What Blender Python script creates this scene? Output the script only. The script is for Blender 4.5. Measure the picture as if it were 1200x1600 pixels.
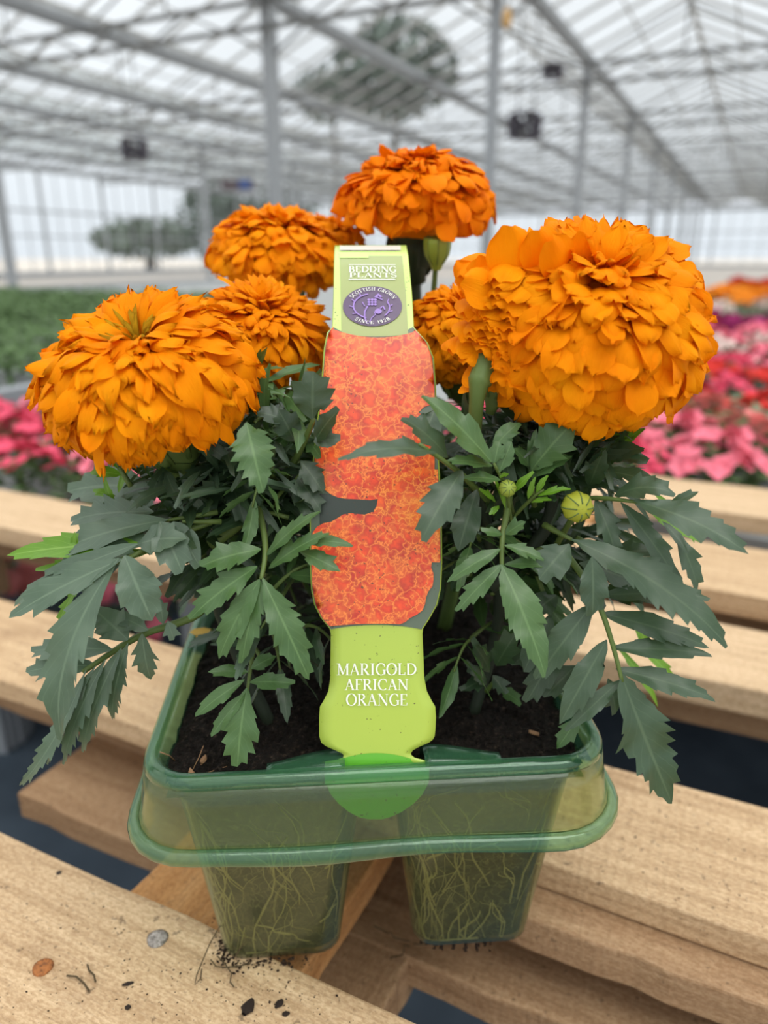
import bpy, math, random
from mathutils import Vector, Matrix, noise
PI = math.pi
# ------------------------------------------------------------------ clear
for o in list(bpy.data.objects):
    bpy.data.objects.remove(o)
scene = bpy.context.scene
COL = scene.collection

# ------------------------------------------------------------------ camera
CAM_H = 1.03                      # camera height above the floor (m)
FPX = 1155.0                      # focal length in pixels of the 1200x1600 frame
PITCH = math.atan(400 / FPX)      # looking down, horizon a quarter from the top
cd = bpy.data.cameras.new('camera')
cam = bpy.data.objects.new('camera', cd); COL.objects.link(cam)
cam.location = (0, 0, CAM_H); cam.rotation_euler = (PI / 2 - PITCH, 0, 0)
cd.sensor_fit = 'VERTICAL'; cd.sensor_height = 36.0; cd.lens = 36.0 * FPX / 1600
cd.clip_start = 0.01; cd.clip_end = 500
cd.dof.use_dof = True; cd.dof.focus_distance = 0.262; cd.dof.aperture_fstop = 6.6
scene.camera = cam

# ------------------------------------------------------------------ sky
w = bpy.data.worlds.new('overcast_sky'); scene.world = w; w.use_nodes = True
nt = w.node_tree; nt.nodes.clear()
def N(tree, typ, **kw):
    n = tree.nodes.new(typ)
    for k, v in kw.items(): setattr(n, k, v)
    return n
tc = N(nt, 'ShaderNodeTexCoord'); sep = N(nt, 'ShaderNodeSeparateXYZ')
nt.links.new(tc.outputs['Generated'], sep.inputs[0])
rp = N(nt, 'ShaderNodeValToRGB')     # overcast sky: brighter towards the zenith
e = rp.color_ramp.elements
e[0].position = 0.0; e[0].color = (.76, .81, .87, 1)
e[1].position = 1.0; e[1].color = (2.3, 2.3, 2.3, 1)
m_ = e.new(.3); m_.color = (.92, .95, .98, 1)
nt.links.new(sep.outputs[2], rp.inputs[0])
cl = N(nt, 'ShaderNodeTexNoise'); cl.inputs['Scale'].default_value = 3.0; cl.inputs['Detail'].default_value = 3
nt.links.new(tc.outputs['Generated'], cl.inputs['Vector'])
mr = N(nt, 'ShaderNodeMapRange'); mr.inputs['To Min'].default_value = .82; mr.inputs['To Max'].default_value = 1.15
nt.links.new(cl.outputs[0], mr.inputs[0])
mul = N(nt, 'ShaderNodeVectorMath', operation='SCALE')
nt.links.new(rp.outputs[0], mul.inputs[0]); nt.links.new(mr.outputs[0], mul.inputs['Scale'])
bg = N(nt, 'ShaderNodeBackground'); bg.inputs['Strength'].default_value = 1.0
nt.links.new(mul.outputs[0], bg.inputs[0])
wo = N(nt, 'ShaderNodeOutputWorld'); nt.links.new(bg.outputs[0], wo.inputs[0])
# hazy sun behind thin cloud, very soft
sd = bpy.data.lights.new('hazy_sun', 'SUN'); sd.energy = 1.3; sd.angle = math.radians(40); sd.color = (1, .96, .9)
so = bpy.data.objects.new('hazy_sun', sd); COL.objects.link(so); so.rotation_euler = (math.radians(20), math.radians(18), 0)
scene.view_settings.view_transform = 'Standard'; scene.view_settings.look = 'None'
scene.view_settings.gamma = 1; scene.view_settings.use_curve_mapping = False
scene.view_settings.exposure = 0.2

# ------------------------------------------------------------------ helpers
AZ = math.radians(25.6)                       # the greenhouse bays run this far right of the view
GD = Vector((math.sin(AZ), math.cos(AZ), 0))  # along the bays
WD = Vector((-math.cos(AZ), math.sin(AZ), 0)) # across the bays, to the left
def gw(g, w_, z=0): return GD * g + WD * w_ + Vector((0, 0, z))
def ray(u, v):
    a = (u - 600) / FPX; b = (800 - v) / FPX
    return Vector((a, math.cos(PITCH) + b * math.sin(PITCH), -math.sin(PITCH) + b * math.cos(PITCH)))
def at(u, v, Y):
    """point at distance Y in front of the camera that the photograph shows at (u, v)"""
    r = ray(u, v); r = r * (Y / r.y); r.z += CAM_H
    return r
def project(P):
    x, y, z = P.x, P.y, P.z - CAM_H
    d = y * math.cos(PITCH) - z * math.sin(PITCH)
    if d < .01: return (-9999, -9999)
    return (600 + FPX * x / d, 800 - FPX * (y * math.sin(PITCH) + z * math.cos(PITCH)) / d)
def lerp(a, b, t): return a + (b - a) * t
def tab(T, x):
    if x <= T[0][0]: return T[0][1]
    for (a, fa), (b, fb) in zip(T, T[1:]):
        if x <= b: return lerp(fa, fb, (x - a) / (b - a))
    return T[-1][1]

class MB:
    def __init__(s): s.v = []; s.f = []; s.uv = []; s.mi = []
    def add(s, vs, fs, uv=None, mi=0):
        o = len(s.v); s.v += [tuple(p) for p in vs]
        s.uv += (uv if uv else [(0, 0)] * len(vs))
        for f in fs: s.f.append(tuple(i + o for i in f)); s.mi.append(mi)
    def grid(s, rows, uv=None, mi=0, closed=False):
        n = len(rows[0]); vs = [p for r in rows for p in r]; fs = []
        for i in range(len(rows) - 1):
            for j in range(n if closed else n - 1):
                k = (j + 1) % n
                fs.append((i * n + j, i * n + k, (i + 1) * n + k, (i + 1) * n + j))
        s.add(vs, fs, uv, mi)
    def box(s, c, ax, ay, az, mi=0):
        c = Vector(c); vs = []
        for i in (-1, 1):
            for j in (-1, 1):
                for k in (-1, 1): vs.append(c + ax * i + ay * j + az * k)
        s.add(vs, [(0, 1, 3, 2), (4, 6, 7, 5), (0, 4, 5, 1), (2, 3, 7, 6), (0, 2, 6, 4), (1, 5, 7, 3)], None, mi)
    def bar(s, a, b, wd, hg=None, mi=0, up=Vector((0, 0, 1))):
        a = Vector(a); b = Vector(b); d = (b - a); L = d.length; d.normalize()
        if abs(d.dot(up)) > .99: up = Vector((1, 0, 0))
        sd_ = d.cross(up).normalized(); u = sd_.cross(d)
        s.box((a + b) / 2, d * L / 2, sd_ * wd / 2, u * (hg or wd) / 2, mi)
    def tube(s, pts, rad, n=7, mi=0, cap=True):
        pts = [Vector(p) for p in pts]; rows = []; prev = None
        for i, p in enumerate(pts):
            d = (pts[min(i + 1, len(pts) - 1)] - pts[max(i - 1, 0)]).normalized()
            if prev is None:
                a = d.cross(Vector((0, 0, 1)))
                if a.length < .05: a = d.cross(Vector((1, 0, 0)))
                a.normalize()
            else:
                a = (prev - d * prev.dot(d)).normalized()
            prev = a; b = d.cross(a)
            r = rad[i] if isinstance(rad, (list, tuple)) else rad
            rows.append([p + (a * math.cos(t) + b * math.sin(t)) * r for t in [2 * PI * k / n for k in range(n)]])
        if cap:
            rows = [[pts[0]] * n] + rows + [[pts[-1]] * n]
        s.grid(rows, [(i / (len(rows) - 1), j / n) for i in range(len(rows)) for j in range(n)], mi, closed=True)
    def build(s, name, mats, parent=None, smooth=False, solid=None):
        me = bpy.data.meshes.new(name); me.from_pydata(s.v, [], s.f)
        for m in (mats if isinstance(mats, (list, tuple)) else [mats]): me.materials.append(m)
        ul = me.uv_layers.new(name='UVMap'); d = [0.0] * (2 * len(me.loops))
        for l in me.loops:
            d[2 * l.index], d[2 * l.index + 1] = s.uv[l.vertex_index]
        ul.data.foreach_set('uv', d)
        me.polygons.foreach_set('material_index', s.mi)
        me.polygons.foreach_set('use_smooth', [smooth] * len(s.f))
        me.update()
        o = bpy.data.objects.new(name, me); COL.objects.link(o)
        if parent: o.parent = parent; o.matrix_parent_inverse = parent_inv(parent)
        if solid:
            md = o.modifiers.new('solid', 'SOLIDIFY'); md.thickness = solid; md.offset = 0
        return o
def world_m(o):
    m = Matrix.LocRotScale(o.location, o.rotation_euler, o.scale)
    if o.parent: m = world_m(o.parent) @ o.matrix_parent_inverse @ m
    return m
def parent_inv(p): return world_m(p).inverted()
def tag(o, label, cat, group=None, kind=None):
    o['label'] = label
    if cat: o['category'] = cat
    if group: o['group'] = group
    if kind: o['kind'] = kind
    return o
def empty(name, loc, rz=0):
    o = bpy.data.objects.new(name, None); COL.objects.link(o)
    o.location = loc; o.rotation_euler = (0, 0, rz); o.empty_display_size = .02
    return o
def struct(o): o['kind'] = 'structure'; return o
def bevel(o, wdt=.001, seg=2):
    md = o.modifiers.new('bevel', 'BEVEL'); md.width = wdt; md.segments = seg; md.limit_method = 'ANGLE'
    return o

# ------------------------------------------------------------------ materials
def mat(name):
    m = bpy.data.materials.new(name); m.use_nodes = True
    t = m.node_tree; t.nodes.clear()
    return m, t, N(t, 'ShaderNodeOutputMaterial')
def ramp(t, inp, stops, interp='LINEAR'):
    r = N(t, 'ShaderNodeValToRGB'); r.color_ramp.interpolation = interp; el = r.color_ramp.elements
    while len(el) < len(stops): el.new(.5)
    for k, (p, c) in enumerate(stops): el[k].position = p; el[k].color = (*c, 1)
    t.links.new(inp, r.inputs[0]); return r.outputs[0]
def noise_n(t, scale, vec=None, detail=4, rough=.6, dist=0):
    n = N(t, 'ShaderNodeTexNoise'); n.inputs['Scale'].default_value = scale; n.inputs['Detail'].default_value = detail
    n.inputs['Roughness'].default_value = rough; n.inputs['Distortion'].default_value = dist
    if vec: t.links.new(vec, n.inputs['Vector'])
    return n.outputs[0]
def mapping(t, out, scale=(1, 1, 1), loc=(0, 0, 0)):
    m = N(t, 'ShaderNodeMapping'); m.inputs['Scale'].default_value = scale; m.inputs['Location'].default_value = loc
    t.links.new(out, m.inputs[0]); return m.outputs[0]
def mixc(t, fac, a, b, mode='MIX'):
    m = N(t, 'ShaderNodeMix', data_type='RGBA', blend_type=mode)
    for sock, val in ((m.inputs[0], fac), (m.inputs[6], a), (m.inputs[7], b)):
        if isinstance(val, (int, float)): sock.default_value = val
        elif isinstance(val, tuple): sock.default_value = (*val, 1)
        else: t.links.new(val, sock)
    return m.outputs[2]
def bump(t, h, strength=.3, dist=.001):
    b = N(t, 'ShaderNodeBump'); b.inputs['Strength'].default_value = strength; b.inputs['Distance'].default_value = dist
    t.links.new(h, b.inputs['Height']); return b.outputs[0]
def pbsdf(t, col, rough=.5, spec=.5, nrm=None, metal=0, coat=0, coat_r=.1):
    p = N(t, 'ShaderNodeBsdfPrincipled')
    for k, v in (('Base Color', col), ('Roughness', rough)):
        if isinstance(v, tuple): p.inputs[k].default_value = (*v, 1)
        elif isinstance(v, (int, float)): p.inputs[k].default_value = v
        else: t.links.new(v, p.inputs[k])
    p.inputs['Specular IOR Level'].default_value = spec; p.inputs['Metallic'].default_value = metal
    p.inputs['Coat Weight'].default_value = coat; p.inputs['Coat Roughness'].default_value = coat_r
    if nrm: t.links.new(nrm, p.inputs['Normal'])
    return p.outputs[0]
def simple(name, col, rough=.6, spec=.4, metal=0):
    m, t, o = mat(name); t.links.new(pbsdf(t, col, rough, spec, metal=metal), o.inputs[0]); return m

def objc(t): return N(t, 'ShaderNodeTexCoord').outputs['Object']
def uvc(t): return N(t, 'ShaderNodeTexCoord').outputs['UV']

def petal_mat(name, c0, c1, c2):
    m, t, o = mat(name)
    n = noise_n(t, 55, objc(t), 2)
    c = ramp(t, n, [(.3, c0), (.52, c1), (.72, c2)])
    uv = uvc(t); st = noise_n(t, 3.0, mapping(t, uv, (1.2, 16, 1)), 2)
    p = pbsdf(t, c, .6, .06, bump(t, st, .6, .0006))
    tr = N(t, 'ShaderNodeBsdfTranslucent'); t.links.new(c, tr.inputs[0])
    mx = N(t, 'ShaderNodeMixShader'); mx.inputs[0].default_value = .20
    t.links.new(p, mx.inputs[1]); t.links.new(tr.outputs[0], mx.inputs[2]); t.links.new(mx.outputs[0], o.inputs[0])
    return m
M_petal = petal_mat('marigold_petal', (.93, .25, .0015), (.97, .30, .002), (.99, .355, .003))
M_petal_red = petal_mat('marigold_petal_deep', (.90, .19, .0012), (.94, .235, .0015), (.96, .275, .003))
M_floret = petal_mat('marigold_floret', (.35, .22, .01), (.55, .30, .01), (.75, .36, .01))

def leaf_mat(name, c0, c1, vein, spec=.5, rough=.38, tcol=(.10, .22, .02)):
    m, t, o = mat(name)
    n = noise_n(t, 45, objc(t), 4)
    c = ramp(t, n, [(.3, c0), (.7, c1)])
    uv = uvc(t); s = N(t, 'ShaderNodeSeparateXYZ'); t.links.new(uv, s.inputs[0])
    ab = N(t, 'ShaderNodeMath', operation='ABSOLUTE'); t.links.new(s.outputs[1], ab.inputs[0])
    mid = ramp(t, ab.outputs[0], [(.035, (1, 1, 1)), (.10, (0, 0, 0))])
    # side veins: u*freq - |v|*k
    ma = N(t, 'ShaderNodeMath', operation='MULTIPLY_ADD'); t.links.new(ab.outputs[0], ma.inputs[0]); ma.inputs[1].default_value = -.22
    t.links.new(s.outputs[0], ma.inputs[2])
    fr = N(t, 'ShaderNodeMath', operation='MULTIPLY'); t.links.new(ma.outputs[0], fr.inputs[0]); fr.inputs[1].default_value = 9
    fc = N(t, 'ShaderNodeMath', operation='FRACT'); t.links.new(fr.outputs[0], fc.inputs[0])
    sv = ramp(t, fc.outputs[0], [(0, (.5, .5, .5)), (.07, (0, 0, 0)), (.93, (0, 0, 0)), (1, (.5, .5, .5))])
    c = mixc(t, sv, c, vein); c = mixc(t, mid, c, vein)
    bn = mixc(t, 1.0, sv, mid, 'ADD'); h = mixc(t, .3, bn, noise_n(t, 300, objc(t), 3))
    p = pbsdf(t, c, rough, spec, bump(t, h, -.9, .0008))
    tr = N(t, 'ShaderNodeBsdfTranslucent'); tr.inputs[0].default_value = (*tcol, 1)
    mx = N(t, 'ShaderNodeMixShader'); mx.inputs[0].default_value = .16
    t.links.new(p, mx.inputs[1]); t.links.new(tr.outputs[0], mx.inputs[2]); t.links.new(mx.outputs[0], o.inputs[0])
    return m
M_leaf = leaf_mat('leaf_grey_green', (.036, .070, .038), (.064, .108, .062), (.085, .135, .075))
M_leaf_mid = leaf_mat('leaf_mid_green', (.050, .115, .034), (.082, .165, .05), (.12, .22, .075))
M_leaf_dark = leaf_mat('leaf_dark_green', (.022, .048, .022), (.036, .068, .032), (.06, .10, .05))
M_leaf_pale = leaf_mat('leaf_pale_green', (.075, .125, .080), (.125, .185, .125), (.145, .215, .14))
M_leaf_young = leaf_mat('leaf_young_green', (.10, .25, .012), (.15, .32, .02), (.22, .40, .06), tcol=(.22, .45, .02))
M_stem = simple('stem_green', (.10, .155, .035), .5, .4)
M_stem_dark = simple('stem_dark', (.025, .035, .02), .6, .3)
M_bud = simple('bud_green', (.26, .34, .045), .5, .4)

def wood_mat(name, c0, c1, c2, dirt=.5, sc=1.0):
    m, t, o = mat(name); oc = objc(t)
    g = noise_n(t, 7 * sc, mapping(t, oc, (1.2, 22, 22)), 4, .6, .6)
    c = ramp(t, g, [(.28, c0), (.5, c1), (.72, c2)])
    fz = noise_n(t, 620, mapping(t, oc, (.6, 1.2, 1.2)), 3, .75)
    c = mixc(t, ramp(t, fz, [(.40, (.5, .5, .5)), (.60, (0, 0, 0))]), c, (.50, .38, .26), 'MULTIPLY')
    sp = noise_n(t, 210, oc, 2, .6)
    c = mixc(t, ramp(t, sp, [(.66, (0, 0, 0)), (.71, (.85 * dirt + .1,) * 3)]), c, (.05, .03, .02))
    st = noise_n(t, 14, mapping(t, oc, (1, 2.2, 2)), 5, .65)
    c = mixc(t, ramp(t, st, [(.56, (0, 0, 0)), (.78, (dirt,) * 3)]), c, (.20, .105, .05))
    saw = N(t, 'ShaderNodeTexWave'); saw.inputs['Scale'].default_value = 55; saw.inputs['Distortion'].default_value = 9
    saw.inputs['Detail'].default_value = 3
    t.links.new(mapping(t, oc, (1, .25, 1)), saw.inputs[0])
    h = mixc(t, .55, saw.outputs[0], fz)
    mrot = N(t, 'ShaderNodeMapping'); mrot.inputs['Rotation'].default_value = (0, 0, .5); mrot.inputs['Scale'].default_value = (.12, 2.2, 1); t.links.new(oc, mrot.inputs[0]); sc2 = noise_n(t, 520, mrot.outputs[0], 3, .7)
    c = mixc(t, ramp(t, sc2, [(.54, (0, 0, 0)), (.70, (.5, .5, .5))]), c, (.30, .19, .11))
    t.links.new(pbsdf(t, c, .78, .22, bump(t, h, .5, .0007)), o.inputs[0])
    return m
M_wood = wood_mat('pine_board', (.46, .31, .175), (.62, .44, .265), (.72, .53, .33))
M_wood_pale = wood_mat('pale_pine_board', (.54, .38, .23), (.68, .50, .315), (.77, .58, .38), .3)
M_wood_dull = wood_mat('weathered_pine', (.30, .185, .10), (.42, .27, .155), (.50, .34, .20), .4)
M_wood_orange = wood_mat('orange_pine', (.46, .22, .08), (.60, .31, .12), (.66, .37, .16), .3)

def plastic_mat(name, tint, haze, hazecol, rough=.15, dens=None):
    m, t, o = mat(name)
    tr = N(t, 'ShaderNodeBsdfTransparent'); tr.inputs[0].default_value = (*tint, 1)
    nz = noise_n(t, 90, objc(t), 3)
    p = pbsdf(t, hazecol, rough, .6, bump(t, nz, .25, .0008))
    lw = N(t, 'ShaderNodeLayerWeight'); lw.inputs[0].default_value = .35
    r = N(t, 'ShaderNodeMapRange'); r.inputs['To Min'].default_value = haze; r.inputs['To Max'].default_value = min(1, haze + .30)
    t.links.new(lw.outputs['Facing'], r.inputs[0])
    gl = N(t, 'ShaderNodeBsdfGlossy'); gl.inputs['Roughness'].default_value = rough; gl.inputs[0].default_value = (.9, 1, .95, 1)
    lf = N(t, 'ShaderNodeLayerWeight'); lf.inputs[0].default_value = .5
    pw = N(t, 'ShaderNodeMath', operation='POWER'); t.links.new(lf.outputs['Facing'], pw.inputs[0]); pw.inputs[1].default_value = 4
    fr = N(t, 'ShaderNodeMath', operation='MULTIPLY_ADD'); t.links.new(pw.outputs[0], fr.inputs[0]); fr.inputs[1].default_value = .6; fr.inputs[2].default_value = .04
    t.links.new(bump(t, nz, .25, .0008), gl.inputs['Normal'])
    mx = N(t, 'ShaderNodeMixShader'); t.links.new(r.outputs[0], mx.inputs[0]); t.links.new(tr.outputs[0], mx.inputs[1]); t.links.new(p, mx.inputs[2])
    m2 = N(t, 'ShaderNodeMixShader'); t.links.new(fr.outputs[0], m2.inputs[0]); t.links.new(mx.outputs[0], m2.inputs[1]); t.links.new(gl.outputs[0], m2.inputs[2])
    t.links.new(m2.outputs[0], o.inputs[0]); return m
M_skirt = plastic_mat('green_clear_plastic', (.74, .80, .60), .035, (.20, .32, .15))
M_bead = plastic_mat('green_plastic_rim', (.62, .82, .64), .15, (.09, .25, .14), .12)
M_cell = plastic_mat('green_plastic_cell', (.87, .89, .77), .03, (.16, .19, .10), .2)

def glass_mat():
    m, t, o = mat('horticultural_glass')
    tr = N(t, 'ShaderNodeBsdfTransparent'); tr.inputs[0].default_value = (.93, .95, .95, 1)
    tl = N(t, 'ShaderNodeBsdfDiffuse'); tl.inputs[0].default_value = (.6, .62, .62, 1)
    n = noise_n(t, 1.2, objc(t), 3)
    r = N(t, 'ShaderNodeMapRange'); r.inputs['To Min'].default_value = .02; r.inputs['To Max'].default_value = .12
    t.links.new(n, r.inputs[0])
    mx = N(t, 'ShaderNodeMixShader'); t.links.new(r.outputs[0], mx.inputs[0]); t.links.new(tr.outputs[0], mx.inputs[1]); t.links.new(tl.outputs[0], mx.inputs[2])
    t.links.new(mx.outputs[0], o.inputs[0]); return m
M_glass = glass_mat()
M_steel = simple('galvanised_steel', (.29, .31, .33), .55, .4)
M_steel_dark = simple('grey_truss_steel', (.13, .135, .135), .6, .4)
M_alu = simple('aluminium_bar', (.36, .36, .35), .5, .4)
M_fan = simple('dark_fan_housing', (.06, .055, .07), .6, .4)

def soil_mat():
    m, t, o = mat('peat_compost'); oc = objc(t)
    n = noise_n(t, 420, oc, 4, .7)
    c = ramp(t, n, [(.35, (.005, .004, .003)), (.58, (.018, .013, .010)), (.74, (.085, .06, .042))])
    t.links.new(pbsdf(t, c, .9, .2, bump(t, n, .9, .002)), o.inputs[0]); return m
M_soil = soil_mat()
def root_mat():
    m, t, o = mat('root_ball_peat'); oc = objc(t)
    n = noise_n(t, 150, oc, 4, .7)
    c = ramp(t, n, [(.32, (.018, .017, .012)), (.55, (.055, .047, .03)), (.8, (.15, .125, .07))])
    wv = N(t, 'ShaderNodeTexVoronoi', feature='DISTANCE_TO_EDGE'); wv.inputs['Scale'].default_value = 130
    ds = N(t, 'ShaderNodeTexNoise'); ds.inputs['Scale'].default_value = 60; t.links.new(oc, ds.inputs[0])
    v2 = mixc(t, .06, mapping(t, oc, (1, 1, .35)), ds.outputs[1], 'ADD'); t.links.new(v2, wv.inputs[0])
    c = mixc(t, ramp(t, wv.outputs[0], [(.0, (.6, .6, .6)), (.04, (0, 0, 0))]), c, (.34, .30, .16))
    t.links.new(pbsdf(t, c, .85, .2, bump(t, n, .7, .001)), o.inputs[0]); return m
M_rootball = root_mat()
M_root = simple('pale_root', (.42, .36, .18), .7, .3)
M_root_dry = simple('brown_root', (.085, .06, .032), .8, .2)
M_crumb = simple('soil_crumb', (.03, .017, .011), .9, .2)
M_chip = simple('bark_chip', (.30, .17, .09), .8, .2)

def print_mat(name, c, speck=True, rough=.34, coat=.35):
    m, t, o = mat(name); oc = objc(t)
    if isinstance(c, tuple): rgb = N(t, 'ShaderNodeRGB'); rgb.outputs[0].default_value = (*c, 1); c = rgb.outputs[0]
    else: c = c(t, oc)
    if speck:
        sp = noise_n(t, 900, oc, 1, .5); big = noise_n(t, 60, oc, 2)
        mm = N(t, 'ShaderNodeMath', operation='MULTIPLY_ADD'); t.links.new(big, mm.inputs[0]); mm.inputs[1].default_value = .25; t.links.new(sp, mm.inputs[2])
        c = mixc(t, ramp(t, mm.outputs[0], [(.845, (0, 0, 0)), (.87, (.8, .8, .8))]), c, (.05, .035, .015))
    t.links.new(pbsdf(t, c, rough, .5, None, 0, coat * .7, .25), o.inputs[0]); return m
def ruffle_tex(scale, c_in, c_mid, c_edge):
    def f(t, oc):
        ds = N(t, 'ShaderNodeTexNoise'); ds.inputs['Scale'].default_value = 330; ds.inputs['Detail'].default_value = 2
        t.links.new(oc, ds.inputs[0])
        v = mixc(t, .0065, oc, ds.outputs[1], 'ADD')
        vo = N(t, 'ShaderNodeTexVoronoi', feature='DISTANCE_TO_EDGE'); vo.inputs['Scale'].default_value = scale; t.links.new(v, vo.inputs[0])
        v1 = N(t, 'ShaderNodeTexVoronoi', feature='F1'); v1.inputs['Scale'].default_value = scale; t.links.new(v, v1.inputs[0])
        base = ramp(t, v1.outputs[0], [(.1, c_in), (.75, c_mid)])
        hue = noise_n(t, 70, oc, 3)
        base = mixc(t, ramp(t, hue, [(.45, (0, 0, 0)), (.75, (.35, .35, .35))]), base, c_edge)
        return mixc(t, ramp(t, vo.outputs[0], [(0, (.95, .95, .95)), (.05, (.35, .35, .35)), (.2, (0, 0, 0))]), base, c_edge)
    return f
M_lime = print_mat('lime_label_card', (.42, .56, .075))
M_lime_light = print_mat('light_lime_border', (.55, .74, .20))
M_olive = print_mat('olive_label_panel', (.33, .39, .13), False)
M_bloom_print = print_mat('printed_marigold_red', ruffle_tex(215, (.86, .075, .012), (.48, .016, .008), (.98, .27, .04)))
M_bloom_print2 = print_mat('printed_marigold_orange', ruffle_tex(250, (.90, .12, .010), (.58, .035, .008), (.98, .34, .04)))
M_print_dark = print_mat('printed_foliage', (.022, .035, .025))
M_print_grey = print_mat('printed_grey_leaf', (.10, .14, .09))
M_white_ink = simple('white_ink', (.86, .88, .80), .45, .4)
M_purple = print_mat('purple_badge', (.085, .045, .115), False)
M_lilac = simple('lilac_ink', (.34, .22, .58), .5, .4)
M_pale_paper = print_mat('white_strip', (.75, .74, .66), False)

# ------------------------------------------------------------------ the setting: ground, floor, greenhouse
def plane_mat(name, c0, c1, sc, rough=.9):
    m, t, o = mat(name); n = noise_n(t, sc, objc(t), 4)
    t.links.new(pbsdf(t, ramp(t, n, [(.35, c0), (.7, c1)]), rough, .2), o.inputs[0]); return m
b = MB(); b.box(gw(33, 12, -.05), GD * 45, WD * 20, Vector((0, 0, .05)))
struct(b.build('floor', plane_mat('dusty_concrete', (.34, .31, .28), (.46, .42, .38), 1.5)))
b = MB(); b.box((0, 90, -.16), Vector((240, 0, 0)), Vector((0, 240, 0)), Vector((0, 0, .03)))
o = b.build('yard_ground', plane_mat('yard_gravel', (.46, .42, .37), (.55, .50, .45), .2)); struct(o)
b = MB(); b.box(gw(.55, .35, .03), GD * 1.15, WD * 1.6, Vector((0, 0, .004)))
tag(b.build('ground_cover_mat', plane_mat('blue_black_fabric', (.055, .075, .10), (.085, .115, .15), 6)),
    'dark blue fabric mat on the ground seen through the gaps between the boards', 'mat')

GH = 5.13; W0, W1, G0, G1 = -12, 32, -8, 78
roof = empty('ceiling', gw(0, 0, GH)); struct(roof)
k = W0
nb = 0
while k < W1:
    gl = MB(); br = MB()
    for s_ in (0, 1):
        wa, wb = (k + .08, k + 2) if s_ == 0 else (k + 2, k + 3.92)
        za, zb = (GH + .05, GH + .85) if s_ == 0 else (GH + .85, GH + .05)
        gl.add([gw(G0, wa, za), gw(G1, wa, za), gw(G1, wb, zb), gw(G0, wb, zb)], [(0, 1, 2, 3)])
        g = G0
        while g <= G1:
            br.bar(gw(g, wa, za + .02), gw(g, wb, zb + .02), .045, .06); g += 1.1
        # opened vents ridge line and a mid purlin
        br.bar(gw(G0, lerp(wa, wb, .5), lerp(za, zb, .5) - .03), gw(G1, lerp(wa, wb, .5), lerp(za, zb, .5) - .03), .03)
    br.bar(gw(G0, k + 2, GH + .87), gw(G1, k + 2, GH + .87), .09, .07)
    gl.build('roof_glass', M_glass, roof); br.build('glazing_bars', M_alu, roof)
    gt = MB(); gt.bar(gw(G0, k, GH), gw(G1, k, GH), .20, .13); gt.bar(gw(G0, k, GH - .12), gw(G1, k, GH - .12), .07, .10)
    gt.build('gutter', M_steel, roof)
    k += 4; nb += 1
# walls of glass
def glass_wall(name, P, Q, step, lab):
    P = Vector(P); Q = Vector(Q); L = (Q - P).length; d = (Q - P) / L; nrm = Vector((-d.y, d.x, 0))
    e_ = empty(name, P); struct(e_)
    g_ = MB(); g_.add([P, Q, Q + Vector((0, 0, GH)), P + Vector((0, 0, GH))], [(0, 1, 2, 3)]); g_.build('wall_glass', M_glass, e_)
    f_ = MB(); n = int(L / step)
    for i in range(n + 1):
        wd = .14 if i % 4 == 0 else .045
        f_.bar(P + d * (i * L / n), P + d * (i * L / n) + Vector((0, 0, GH)), wd)
    for z, hh in ((.15, .3), (1.95, .07), (3.1, .10), (GH - .1, .3)):
        f_.bar(P + Vector((0, 0, z)), Q + Vector((0, 0, z)), .06, hh)
    f_.build('wall_frame', M_steel, e_)
glass_wall('wall_left', gw(G0, W1), gw(G1, W1), 1.0, '')
glass_wall('wall_back', gw(G1, W0), gw(G1, W1), 1.3, '')

# lattice trusses across the bays
def truss(g):
    t_ = MB(); z0, z1 = GH - .50, GH - .12
    t_.bar(gw(g, W0, z0), gw(g, W1, z0), .08, .07); t_.bar(gw(g, W0, z1), gw(g, W1, z1), .08, .07)
    x = W0; up = True
    while x < W1 - .01:
        t_.bar(gw(g, x, z0 if up else z1), gw(g, x + .8, z1 if up else z0), .032); x += .8; up = not up
    for k in range(W0, W1, 4):      # rafters up to each ridge with struts
        t_.bar(gw(g, k + .3, GH), gw(g, k + 2, GH + .8), .03); t_.bar(gw(g, k + 2, GH + .8), gw(g, k + 3.7, GH), .03)
        t_.bar(gw(g, k + 2, z1), gw(g, k + 2, GH + .8), .03)
    return t_.build('roof_truss', M_steel_dark)
TG = [12 + 6.6 * i for i in range(-1, 10)]
for i, g in enumerate(TG):
    o = truss(g)
    if i < 2: continue_lab = ['nearest grey lattice truss crossing the roof at the top of the picture', 'second grey lattice truss from the front, crossing under the roof glass'][i]
    else: continue_lab = 'grey lattice truss crossing under the glass roof in the distance'
    tag(o, continue_lab, 'roof truss', 'lattice roof trusses' if i >= 2 else None)
def column(g, w_, wd, lab, grp=None):
    c_ = empty('steel_column', gw(g, w_, 0), AZ_ROT)
    p = MB(); p.box(gw(g, w_, GH / 2 - .06), GD * wd / 2, WD * wd / 2, Vector((0, 0, GH / 2 - .06))); p.build('post', M_steel, c_)
    p = MB(); p.box(gw(g, w_, .012), GD * wd, WD * wd, Vector((0, 0, .012))); p.build('base_plate', M_steel, c_)
    p = MB()
    for s_ in (-1, 1): p.bar(gw(g, w_, GH - .9), gw(g, w_ + s_ * .7, GH - .5), .04)
    p.build('brace', M_steel_dark, c_)
    tag(c_, lab, 'column', grp)
AZ_ROT = -AZ
column(12.2, 8, .21, 'thick grey steel column standing left of centre, behind the highest marigold')
column(12.2, 4, .15, 'grey steel column right of centre, nearest of the receding row on the right')
column(18.8, 4, .18, 'grey steel column behind the hanging heater fan, second of the right hand row')
for g in (25.4, 32, 38.6, 45.2, 51.8, 58.4): column(g, 4, .18, 'slim grey column in the distant right hand row', 'receding columns on the right')
column(13.0, 16.2, .18, 'grey steel column at the left edge of the picture')
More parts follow.
